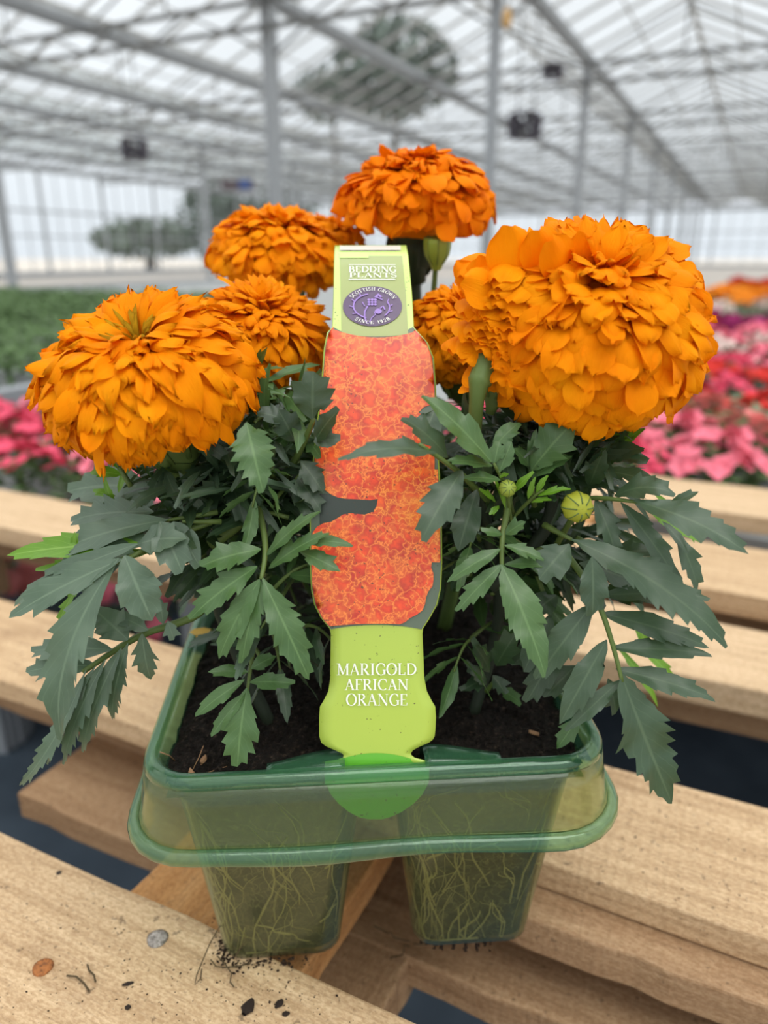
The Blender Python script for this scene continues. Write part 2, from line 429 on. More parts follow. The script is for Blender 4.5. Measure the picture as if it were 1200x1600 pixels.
for g, w_ in ((25.4, 20), (32, 20), (38.6, 20)): column(g, w_, .15, 'faint grey column near the far left glass wall', 'distant columns on the left')

# hanging circulation fans
def hang_fan(u, v, Y, size, lab):
    c = at(u, v, Y); r = empty('circulation_fan', c, -AZ)
    h = size / 2
    b = MB(); X = Vector((1, 0, 0)); Yv = Vector((0, 1, 0)); Z = Vector((0, 0, 1))
    rows = []
    for yy, rr in ((-.3, h), (-.3, h * .92), (.3, h * .92), (.3, h), (-.3, h)):
        rows.append([c + X * rr * math.cos(a) + Z * rr * math.sin(a) + Yv * yy * size * .5 for a in [2 * PI * q / 20 for q in range(20)]])
    b.grid(rows, closed=True)
    for s_ in (-1, 1):
        b.bar(c + X * s_ * h - Z * h, c + X * s_ * h + Z * h, size * .12, size * .5); b.bar(c + Z * s_ * h - X * h, c + Z * s_ * h + X * h, size * .5, size * .12)
    b.build('housing', M_fan, r)
    b = MB(); b.tube([c - Yv * .12, c + Yv * .12], size * .14, 10); b.build('motor', M_fan, r)
    for q in range(5):
        a = 2 * PI * q / 5; d = X * math.cos(a) + Z * math.sin(a); s_ = X * -math.sin(a) + Z * math.cos(a)
        bl = MB(); bl.add([c + d * h * .2 - s_ * .03 - Yv * .02, c + d * h * .2 + s_ * .03 + Yv * .02, c + d * h * .88 + s_ * h * .3 + Yv * .05, c + d * h * .88 - s_ * h * .2 - Yv * .05], [(0, 1, 2, 3)])
        bl.build('blade', M_fan, r, solid=.008)
    zt = GH - .5
    for s_ in (-1, 1): b = MB(); b.bar(c + X * s_ * h * .7 + Z * h, Vector((c.x + s_ * h * .7, c.y, zt)), .02); b.build('hanger', M_steel_dark, r)
    tag(r, lab, 'fan')
hang_fan(820, 197, 13.2, .36, 'dark square fan hanging from the roof between two columns right of centre')
hang_fan(210, 233, 15.5, .34, 'dark fan hanging under the roof on the left')
hang_fan(864, 112, 16.0, .26, 'small grey fan hanging high beside the second column of the right row')
# amber lamp and the blue/red unit
def lamp_unit(name, u, v, Y, sz, c1, lab, cat, hang=True):
    c = at(u, v, Y); r = empty(name, c)
    b = MB(); b.tube([c + Vector((0, 0, -sz)), c + Vector((0, 0, -sz * .3)), c + Vector((0, 0, sz * .6)), c + Vector((0, 0, sz))], [sz * .45, sz * .6, sz * .5, sz * .25], 12)
    b.build('housing', simple(name + '_paint', c1), r)
    b = MB(); b.bar(c + Vector((0, 0, sz)), Vector((c.x, c.y, GH - .3)), .02); b.build('cord', M_steel_dark, r)
    tag(r, lab, cat)
lamp_unit('amber_lamp', 792, 28, 9.5, .09, (.55, .33, .12), 'small tan hanging lamp at the top beside the right hand truss', 'lamp')
r = empty('unit_heater', at(372, 289, 22)); c = at(372, 289, 22)
b = MB(); b.box(c, Vector((.42, 0, 0)), Vector((0, .2, 0)), Vector((0, 0, .13))); b.build('casing', simple('heater_dark', (.10, .08, .09)), r)
b = MB(); b.box(c + Vector((.22, -.21, 0)), Vector((.16, 0, 0)), Vector((0, .02, 0)), Vector((0, 0, .12))); b.build('front_panel', simple('heater_blue', (.05, .09, .25)), r)
b = MB(); b.bar(c + Vector((0, 0, .1)), Vector((c.x, c.y, GH - .5)), .03); b.build('hanger', M_steel_dark, r)
tag(r, 'small dark unit with a blue panel hanging above the far glass wall left of centre', 'heater')

# trees and hedge outside
def blob_tree(c, rx, rz, n, seed, col, name='tree', trunk=True, lab='', cat='tree', grp=None):
    random.seed(seed); r = empty(name, (c[0], c[1], -.13)); b = MB(); c = Vector(c)
    for i in range(n):
        d = Vector((random.gauss(0, 1), random.gauss(0, 1), random.gauss(0, 1))).normalized() * random.random() ** .4
        p = c + Vector((d.x * rx, d.y * rx, d.z * rz)); s_ = rx * random.uniform(.06, .14)
        a = Vector((random.gauss(0, 1), random.gauss(0, 1), random.gauss(0, 1))).normalized(); q = a.orthogonal().normalized(); t2 = a.cross(q)
        b.add([p - q * s_, p + t2 * s_ * .7, p + q * s_, p - t2 * s_ * .7 + a * s_ * .3], [(0, 1, 2, 3)])
    b.build('foliage', simple(name + '_foliage%d' % seed, col, .8, .2), r)
    b = MB()
    if trunk:
        b.tube([Vector((c.x, c.y, -.13)), Vector((c.x + .2, c.y, c.z * .6)), c], [.5, .35, .1], 8)
    else:
        for i in range(6): b.tube([Vector((c.x + (i - 2.5) * rx * .3, c.y, -.13)), Vector((c.x + (i - 2.5) * rx * .3, c.y, c.z))], .05, 5)
    b.build('trunk', simple('bark%d' % seed, (.09, .07, .05)), r)
    tag(r, lab, cat, grp)
blob_tree(at(615, 110, 84), 6.5, 4.5, 900, 3, (.11, .14, .12), lab='tall dark green tree outside, seen through the roof glass at top centre')
blob_tree(at(520, 150, 100), 5, 3, 600, 4, (.12, .15, .13), lab='lower dark green tree outside, left of the tallest one at top centre')
blob_tree(at(345, 345, 60), 3.4, 3.0, 700, 5, (.05, .08, .055), lab='dark green tree outside the left glass wall, left of the back left marigold')
blob_tree(at(230, 372, 66), 4.4, 1.6, 500, 6, (.10, .13, .10), lab='low greyish shrub outside the left glass wall, below the left fan')
blob_tree(at(440, 350, 75), 4, 3.2, 500, 7, (.07, .10, .075), lab='green tree outside the far glass wall, just left of the thick column')

# ------------------------------------------------------------------ pallet staging
ZT = 0.75                                             # top of the deck boards
def board(parent, name, g0, g1, w0, w1, ztop, th, m, along_w=True, skew=0):
    """board in its own local frame (x along its length) so that the grain follows it"""
    gc, wc = (g0 + g1) / 2, (w0 + w1) / 2; c = gw(gc, wc, ztop - th / 2)
    b = MB(); L = (w1 - w0) if along_w else (g1 - g0); B = (g1 - g0) if along_w else (w1 - w0)
    n = 40; X = []
    for i in range(n + 1):
        x = -L / 2 + L * i / n
        wob = .0008 * math.sin(i * 1.7 + g0 * 40) + .0005 * math.sin(i * 3.1)
        X.append([Vector((x, -B / 2 + wob, -th / 2)), Vector((x, -B / 2 + wob, th / 2)), Vector((x, B / 2 - wob, th / 2)), Vector((x, B / 2 - wob, -th / 2))])
    b.grid(X, closed=True); o = len(b.v) - 4
    b.f.append((0, 3, 2, 1)); b.f.append((o, o + 1, o + 2, o + 3)); b.mi += [0, 0]
    # offset texture: bake offset in object location by using differing origins
    ob = b.build(name, m)
    ob.location = c; ob.rotation_euler = (0, 0, math.atan2(WD.y, WD.x) if along_w else math.atan2(GD.y, GD.x))
    if parent: ob.parent = parent; ob.matrix_parent_inverse = parent_inv(parent)
    bevel(ob, .0015, 2); return ob
pal = empty('wooden_pallet', gw(.55, .2, ZT - .10))
tag(pal, 'pale pine pallet whose spaced boards carry the marigold pack', 'pallet')
deck = [(.062, .191, M_wood), (.2905, .380, M_wood), (.404 + .1, .600, M_wood_pale), (.666, .790, M_wood), (.900, 1.02, M_wood_pale)]
for g0, g1, m in deck: board(pal, 'deck_board', g0, g1, -.55, 1.3 if g0 < .6 else .60, ZT, .0165 if g0 < .4 else .022, m)
board(pal, 'bearer', .05, 1.02, .136, .236, ZT - .0165, .022, M_wood_orange, False)
board(pal, 'bearer', .05, 1.02, -.50, -.40, ZT - .0165, .022, M_wood_orange, False)
board(pal, 'bearer', .05, .62, .85, .95, ZT - .022, .022, M_wood_orange, False)
pal2 = empty('wooden_pallet', gw(.55, .2, ZT - .2))
tag(pal2, 'duller lower pallet stacked directly under the top pallet', 'pallet')
board(pal2, 'deck_board', .272, .36, -.55, .085, ZT - .0170, .020, M_wood_dull)
board(pal2, 'deck_board', .262, .345, -.55, .40, ZT - .062, .020, M_wood_dull)
board(pal2, 'deck_board', .33, .42, .2, 1.3, ZT - .045, .022, M_wood_dull)
board(pal2, 'deck_board', .55, .66, -.55, 1.3, ZT - .045, .022, M_wood_dull)
board(pal2, 'deck_board', .72, .84, -.55, .6, ZT - .045, .022, M_wood_dull)
board(pal2, 'bearer', .05, .33, .112, .205, ZT - .063, .030, M_wood_dull, False)
for wv in (-.5, .9): board(pal2, 'bearer', .05, 1.0 if wv < 0 else .64, wv, wv + .09, ZT - .083, .09, M_wood_dull, False)
# trestle legs that carry the pallets
tr_ = empty('bench_trestle', gw(.55, .4, 0))
tag(tr_, 'dark timber trestle hidden below the pallets', 'trestle')
for g in (.12, .95):
    for wv in (-.45, .95 if g < .5 else .5):
        b = MB(); b.box(gw(g, wv, (ZT - .175) / 2 + .017), GD * .035, WD * .035, Vector((0, 0, (ZT - .175) / 2 - .017))); b.build('leg', M_wood_dull, tr_)
    b = MB(); b.bar(gw(g, -.5, ZT - .188), gw(g, 1.05 if g < .5 else .56, ZT - .188), .05, .03); b.build('rail', M_wood_dull, tr_)

# nails / knot in the front board
def disc(c, r, h, m, name, parent, n=18, dome=.3):
    b = MB(); rows = []
    for rr, zz in ((1.0, -.2), (1.0, .6), (.85, 1.0), (.4, 1.0 + dome), (.01, 1.0 + dome)):
        rows.append([Vector((c[0] + r * rr * math.cos(a) * (1 + .05 * math.sin(3 * a)), c[1] + r * rr * math.sin(a), c[2] + h * zz)) for a in [2 * PI * q / n for q in range(n)]])
    b.grid(rows, closed=True); return b.build(name, m, parent, True)
def on_plank(u, v, z=None):
    r_ = ray(u, v); z = (ZT if z is None else z) - CAM_H; t = z / r_.z
    return Vector((r_.x * t, r_.y * t, z + CAM_H))
m, t, o = mat('rusty_nail'); n = noise_n(t, 700, objc(t), 3)
t.links.new(pbsdf(t, ramp(t, n, [(.3, (.10, .035, .012)), (.6, (.40, .14, .035))]), .7, .4, bump(t, n, .8, .001)), o.inputs[0]); M_rust = m
m, t, o = mat('shiny_nail'); n = noise_n(t, 500, objc(t), 3)
t.links.new(pbsdf(t, ramp(t, n, [(.3, (.10, .085, .07)), (.65, (.45, .40, .36))]), .35, .5, bump(t, n, .8, .001), .6), o.inputs[0]); M_nail = m
disc(on_plank(67, 1512), .0042, .0006, M_rust, 'nail', pal); disc(on_plank(246, 1467), .0046, .0006, M_nail, 'nail', pal)
disc(on_plank(92, 1364), .0013, .0003, simple('dark_hole', (.03, .018, .01)), 'knot_hole', pal)
# soil crumbs on the boards
random.seed(11); b = MB()
def crumb(b, p, s_):
    a = random.random() * 6; X = Vector((math.cos(a), math.sin(a), 0)); Y_ = Vector((-math.sin(a), math.cos(a), 0)); Z = Vector((0, 0, 1))
    x = s_ * random.uniform(.6, 1.5); y = s_ * random.uniform(.5, 1); z = s_ * .5
    b.add([p - X * x, p - Y_ * y, p + X * x * .9, p + Y_ * y, p + Z * z + X * x * .2, p - Z * z * .2], [(0, 1, 4), (1, 2, 4), (2, 3, 4), (3, 0, 4), (1, 0, 5), (2, 1, 5), (3, 2, 5), (0, 3, 5)])
pts = []
for i in range(520):
    k = random.random()
    if k < .55: u, v = random.gauss(380, 120), random.gauss(1535, 38)
    elif k < .8: u, v = random.uniform(0, 500), random.uniform(1400, 1600)
    else: u, v = random.uniform(0, 200), random.uniform(1290, 1600)
    P = on_plank(u, v); g = P.dot(GD)
    if g < .188: pts.append((P, random.choice((.0002, .0003, .0005)) * random.uniform(.6, 1.3)))
for i in range(110):
    P = on_plank(random.uniform(820, 1200), random.uniform(1210, 1470)); g = P.dot(GD)
    if .295 < g < .375: pts.append((P, random.choice((.0003, .0006)) * random.uniform(.6, 1.4)))
for P, s_ in pts: crumb(b, P, s_)
tag(b.build('soil_crumbs', M_crumb), 'dark crumbs of compost scattered over the pallet boards', 'soil crumbs', kind='stuff')
def chip(u, v, L, wd, ang, m, lab, cat='bark chip', z=None):
    P = on_plank(u, v, z); X = Vector((math.cos(ang), math.sin(ang), 0)); Y_ = Vector((-math.sin(ang), math.cos(ang), 0)); b = MB()
    rows = []
    for i in range(7):
        t = i / 6; ww = wd * math.sin(PI * (.12 + .76 * t)) * random.uniform(.75, 1.1)
        rows.append([P + X * L * (t - .5) + Y_ * ww * math.cos(a) + Vector((0, 0, wd * .35 + wd * .35 * math.sin(a))) for a in [2 * PI * q / 8 for q in range(8)]])
    b.grid(rows, closed=True); o_ = b.build('bark_chip', m, None, False); tag(o_, lab, cat)
M_darkchip = simple('dark_bark', (.022, .013, .009), .8, .3)
chip(388, 1576, .0065, .0028, 1.2, M_darkchip, 'largest dark bark chip lying on the front board')
chip(436, 1570, .004, .0015, .9, M_darkchip, 'small dark chip right of the largest one on the front board')
chip(200, 1538, .0045, .0010, .3, M_darkchip, 'thin dark chip on the front board between the two nails and the pack')
chip(447, 1585, .003, .0012, .2, M_darkchip, 'tiny dark chip near the bottom edge, right of the largest chip')
chip(200, 1575, .0022, .0013, .2, M_darkchip, 'round dark speck of bark below the rusty nail level, left of the largest chip')

# ------------------------------------------------------------------ tray
TH = math.radians(4.3); ZR = 0.857
T0 = on_plank(221, 1217, ZR)                          # front left corner of the rim
TX = Vector((math.cos(TH), math.sin(TH), 0)); TY = Vector((-math.sin(TH), math.cos(TH), 0))
TW, TL = .1675, .236
def tp(x, y, z): return T0 + TX * x + TY * y + Vector((0, 0, z - ZR))
def rrect(x0, y0, x1, y1, r, n=6, side=10):
    pts = []
    for cx, cy, a0 in ((x1 - r, y0 + r, -PI / 2), (x1 - r, y1 - r, 0), (x0 + r, y1 - r, PI / 2), (x0 + r, y0 + r, PI)):
        arc = [(cx + r * math.cos(a0 + PI / 2 * i / n), cy + r * math.sin(a0 + PI / 2 * i / n)) for i in range(n + 1)]
        if pts:
            p = pts[-1]; q = arc[0]
            pts += [(lerp(p[0], q[0], k / side), lerp(p[1], q[1], k / side)) for k in range(1, side)]
        pts += arc
    p = pts[-1]; q = pts[0]; pts += [(lerp(p[0], q[0], k / side), lerp(p[1], q[1], k / side)) for k in range(1, side)]
    return pts
tray = empty('plant_tray', tp(TW / 2, TL / 2, .7505), TH)
tag(tray, 'clear green plastic six cell bedding pack with flared skirt', 'plant tray')
def ring(off, z, wave=0):
    pts = rrect(-off, -off, TW + off, TL + off, .017 + max(off, -.01), 6, 16); R = []
    for i, (x, y) in enumerate(pts):
        wv = wave * math.sin(x * 70 + y * 30 + 1.0)
        R.append(tp(x, y, z + wv))
    return R
b = MB(); b.grid([ring(o_, ZR + z, w_) for o_, z, w_ in ((.0030, -.004, 0), (.0042, -.012, 0), (.0055, -.020, 0), (.0066, -.0250, .0005), (.0072, -.0265, .0006))], closed=True)
b.build('skirt', M_skirt, tray, True, solid=.0004)
b = MB(); b.grid([ring(o_, ZR + z, w_) for o_, z, w_ in ((.0072, -.0265, .0006), (.0085, -.0259, .0007), (.0100, -.0265, .0008), (.0110, -.0283, .001), (.0112, -.0305, .0012))], closed=True)
b.build('lip', M_bead, tray, True, solid=.0007)
b = MB(); b.grid([ring(o_, ZR + z) for o_, z in ((.0030, -.004), (.0024, -.0015), (.001, -.0002), (-.0010, 0), (-.0026, -.0010), (-.0040, -.0040), (-.0050, -.0075), (-.0054, -.0095))], closed=True)
b.build('rim', M_bead, tray, True, solid=.0007)
CP = (TW - .004) / 2; CL = (TL - .004) / 3; ZB = ZT + .0004
def cell_loops(ix, iy, inset, zs):
    cx = .002 + CP * (ix + .5); cy = .002 + CL * (iy + .5); out = []
    for z in zs:
        t = (ZR - .012 - z) / (ZR - .012 - ZB); t = max(0, min(1, t))
        hx = lerp(CP / 2 - .0045, 0.0250, t ** .95) - inset; hy = lerp(CL / 2 - .0045, 0.0245, t ** .95) - inset
        r = lerp(.013, .010, t)
        out.append([tp(x, y, z) for x, y in rrect(cx - hx, cy - hy, cx + hx, cy + hy, r, 5, 5)])
    return out
zs = [ZR - .012 - (ZR - .012 - ZB - .004) * i / 9 for i in range(10)]
labs = {(0, 0): 'front left', (1, 0): 'front right', (0, 1): 'middle left', (1, 1): 'middle right', (0, 2): 'back left', (1, 2): 'back right'}
for ix in (0, 1):
    for iy in (0, 1, 2):
        b = MB(); L = cell_loops(ix, iy, 0, zs + [ZB + .0012]); L2 = cell_loops(ix, iy, .003, [ZB + .0002]); L3 = cell_loops(ix, iy, .012, [ZB + .0006])
        # open drain hole in the middle of the base
        b.grid(L + L2 + L3, closed=True); b.build('cell', M_cell, tray, True, solid=.0004)
# deck web between the cells, just under the soil
b = MB()
b.add([tp(.006, .006, ZR - .0135), tp(TW - .006, .006, ZR - .0135), tp(TW - .006, TL - .006, ZR - .0135), tp(.006, TL - .006, ZR - .0135)], [(0, 1, 2, 3)])
b.build('web', M_skirt, tray, solid=.0004)
# moulded slots either side of the label at the middle of the front
for sg in (-1, 1):
    b = MB(); rows = []
    for i in range(13):
        a = i / 12; x = TW / 2 + .002 + sg * (.0145 + a * .028); h = math.cos(a * PI / 2) ** 1.3
        rows.append([tp(x, -.0005, ZR - .001), tp(x, .0035, ZR - .0005 + .0012 * h), tp(x, .006 + .006 * h, ZR - .001 + .0006 * h), tp(x, .008 + .009 * h, ZR - .005), tp(x, .009 + .009 * h, ZR - .010)])
    b.grid(rows); b.build('label_slot', M_bead, tray, True, solid=.0006)

# root balls in the cells
random.seed(5)
for ix in (0, 1):
    for iy in (0, 1, 2):
        base = empty('root_ball', tp(.002 + CP * (ix + .5), .002 + CL * (iy + .5), ZB + .001), TH)
        b = MB(); zz = [ZR - .013 - (ZR - .013 - ZB - .003) * i / 14 for i in range(15)]
        L = cell_loops(ix, iy, .0011, zz); L += cell_loops(ix, iy, .005, [ZB + .0022]); L += cell_loops(ix, iy, .018, [ZB + .0022])
        for row in L:
            for k, p in enumerate(row):
                n_ = noise.noise(p * 160); p += Vector((0, 0, 1)) * 0; row[k] = p + (tp(.002 + CP * (ix + .5), .002 + CL * (iy + .5), p.z) - p) * max(0, n_) * .07
        L = [[Vector((L[0][0].x * .0 + q.x, q.y, q.z)) for q in L[0]]] + L
        b.grid(L, closed=True)
        b.add([q for q in L[-1]], [tuple(range(len(L[-1])))]); b.add([q for q in L[0]], [tuple(reversed(range(len(L[0]))))])
        b.build('peat_plug', M_rootball, base, True)
        if iy < 2:
            b = MB()
            for q in range(105 if iy == 0 else 30):
                z = random.uniform(ZB + .012, ZR - .016); side = random.choice((0, 0, 0, 1, 2)); tt = random.uniform(.1, .9)
                pts_ = []; steep = random.choice((.4, 1.2, 2.0, 2.6)); dirn = random.choice((-1, 1))
                for s_ in range(7):
                    z2 = max(ZB + .003, z - s_ * .0030 * steep); t2 = max(.03, min(.97, tt + dirn * s_ * .030 + .025 * math.sin(s_ * 1.3 + q)))
                    lp = cell_loops(ix, iy, .0007, [z2])[0]; n_ = len(lp)
                    q_ = {0: .75 + .25 * t2, 1: .25 * t2, 2: .50 + .25 * t2}[side]
                    # walk the loop: the front side is the last stretch
                    fi = (q_ * n_) % n_; i0 = int(fi); pts_.append(lp[i0].lerp(lp[(i0 + 1) % n_], fi - i0))
                b.tube(pts_, random.choice((.00012, .00018, .0003, .00042)), 4)
            b.build('roots', M_root, base, True)['kind'] = 'stuff'
        tag(base, 'rooted compost plug in the %s cell of the green pack' % labs[(ix, iy)], 'root ball')
# stray roots hanging under the cells
def stray(pts, rad, lab):
    b = MB()
    for P_ in pts: b.tube(P_, rad, 5)
    tag(b.build('stray_root', M_root_dry, None, True), lab, 'root')
random.seed(21)
def wander(u, v, Y, n, du, dv, j=4):
    out = []
    for i in range(n):
        out.append(at(u, v, Y)); u += du + random.uniform(-j, j); v += dv + random.uniform(-j, j)
    return out
stray([wander(700, 1463, .285, 8, -7, 2), wander(640, 1478, .285, 9, -6, 5, 6), wander(590, 1500, .285, 6, 2, 12, 4), wander(640, 1470, .285, 7, -10, -4, 7)], .00035, 'wispy brown roots dangling between the two front cells')
def on_board(pts): return [on_plank(u, v) + Vector((0, 0, .0012 + h)) for u, v, h in pts]
stray([on_board([(392, 1492, .012), (372, 1488, .016), (350, 1492, .016), (332, 1504, .010), (318, 1516, .004), (308, 1530, .001), (305, 1542, 0), (314, 1532, 0), (316, 1520, .001)]),
       on_board([(340, 1505, .003), (352, 1512, .001), (362, 1524, 0), (360, 1538, 0), (366, 1546, 0)]), on_board([(420, 1502, .010), (398, 1498, .013), (380, 1504, .008), (366, 1510, .003)]),
       on_board([(330, 1508, .002), (338, 1516, .001), (350, 1518, .001), (372, 1516, .001), (392, 1512, .001)])], .00028, 'thin curling roots resting on the front board by the left cell')
stray([on_board([(137, 1510, 0), (140, 1520, 0), (148, 1530, .001), (150, 1538, 0)]), on_board([(105, 1528, 0), (120, 1532, .001), (132, 1540, 0), (140, 1552, 0)])], .0004, 'short dark root bits lying between the two nails on the front board')
b = MB()
lp = cell_loops(1, 0, .0015, [ZB])[0]
for q in range(420):
    k = int(len(lp) * (.70 + .30 * random.random())) % len(lp); p_ = lp[k].lerp(tp(.002 + CP * 1.5, .002 + CL * .5, ZB), random.random() ** 2 * .8)
    fall = .0075 * math.exp(-((p_.x - .043) / .010) ** 2) + .0035 * math.exp(-((p_.x - .020) / .010) ** 2) + .0008
    crumb(b, p_ - Vector((0, 0, random.random() * fall)), random.uniform(.0006, .0013))
lp = cell_loops(0, 0, -.001, [ZB])[0]
for q in range(200):
    k = int(len(lp) * (.70 + .30 * random.random())) % len(lp); p_ = lp[k] + Vector((random.gauss(0, .0025), random.gauss(-.001, .002), 0)); p_.z = ZT + .0004
    crumb(b, p_, random.uniform(.0004, .0010))
tag(b.build('spilt_compost', M_crumb), 'dark compost crumbling out of the open bases of the two front cells', 'soil', kind='stuff')

# soil surface
random.seed(7); b = MB(); nx, ny = 130, 170; rows = []
for j in range(ny + 1):
    r_ = []
    for i in range(nx + 1):
        x = .0045 + (TW - .009) * i / nx; y = .0045 + (TL - .009) * j / ny; p = Vector((x, y, 0))
        ex = min(i, nx - i) / nx; ey = min(j, ny - j) / ny
        h = .0028 * noise.noise(p * 60) + .0016 * noise.noise(p * 190) + .0013 * noise.noise(p * 520)
        # gentle mound in every cell, sunk along the rims and webs
        h += .002 * math.sin(PI * ((x / TW * 2) % 1)) * math.sin(PI * ((y / TL * 3) % 1)) - .0015
        mid = math.exp(-((x - TW / 2) / .016) ** 2) * math.exp(-(y / .022) ** 2)
        r_.append(tp(x, y, ZR - .0075 + h - .006 * mid))
    rows.append(r_)
# trim the corners to the rounded rim
def inside(x, y, r=.013):
    cx = min(max(x, r + .004), TW - r - .004); cy = min(max(y, r + .004), TL - r - .004)
    return (x - cx) ** 2 + (y - cy) ** 2 <= (r + .0005) ** 2
vs = [p for r_ in rows for p in r_]; fs = []
for j in range(ny):
    for i in range(nx):
        x = .0045 + (TW - .009) * (i + .5) / nx; y = .0045 + (TL - .009) * (j + .5) / ny
        if inside(x, y): a = j * (nx + 1) + i; fs.append((a, a + 1, a + nx + 2, a + nx + 1))
b.add(vs, fs)
for q in range(2600):
    x = random.uniform(.008, TW - .008); y = .006 + (TL * .75) * random.random() ** 1.6
    i = int((x - .0045) / (TW - .009) * nx); j = int((y - .0045) / (TL - .009) * ny)
    if 0 <= i < nx and 0 <= j < ny and inside(x, y): crumb(b, rows[j][i] + Vector((0, 0, .0003)), random.choice((.0005, .0008, .0013)) * random.uniform(.7, 1.2))
tag(b.build('potting_soil', M_soil), 'black moist compost filling the top of the green pack', 'soil', kind='stuff')
def soil_chip(u, v, L, m, lab):
    r_ = ray(u, v); z = ZR - .0065 - CAM_H; t = z / r_.z; P = Vector((r_.x * t, r_.y * t, z + CAM_H)); b = MB()
    a = random.random() * 3; X = Vector((math.cos(a), math.sin(a), .1)); S = Vector((-math.sin(a), math.cos(a), .2))
    b.grid([[P + X * L * (i / 5 - .5) + S * L * .28 * math.sin(PI * (.1 + .8 * i / 5)) * math.cos(q * PI / 3) + Vector((0, 0, L * .2 * (1 + math.sin(q * PI / 3)))) for q in range(6)] for i in range(6)], closed=True)
    tag(b.build('bark_chip', m), lab, 'bark chip')
soil_chip(834, 1148, .0042, M_chip, 'tan bark chip on the compost in the right front cell')
soil_chip(755, 1186, .0044, simple('red_chip', (.16, .06, .03)), 'reddish bark chip at the front rim of the right front cell')
soil_chip(318, 1190, .004, M_chip, 'pale wood shaving on the compost at the front left corner')
soil_chip(300, 1212, .0045, M_chip, 'brown husk stuck on the rim at the front left corner')
b = MB(); 
for (a1, b1, c1, d1) in ((300, 1205, 318, 1165), (318, 1210, 365, 1195), (390, 1165, 398, 1130), (318, 1230, 322, 1200), (250, 1175, 275, 1190)):
    b.tube([at(a1, b1, .228), at((a1 + c1) / 2 + 2, (b1 + d1) / 2 - 2, .231), at(c1, d1, .234)], .00025, 4)
tag(b.build('dry_straw', M_chip, None, True), 'dry straw like fibres on the compost at the front left corner', 'straw', kind='stuff')
#@@PLANTS@@

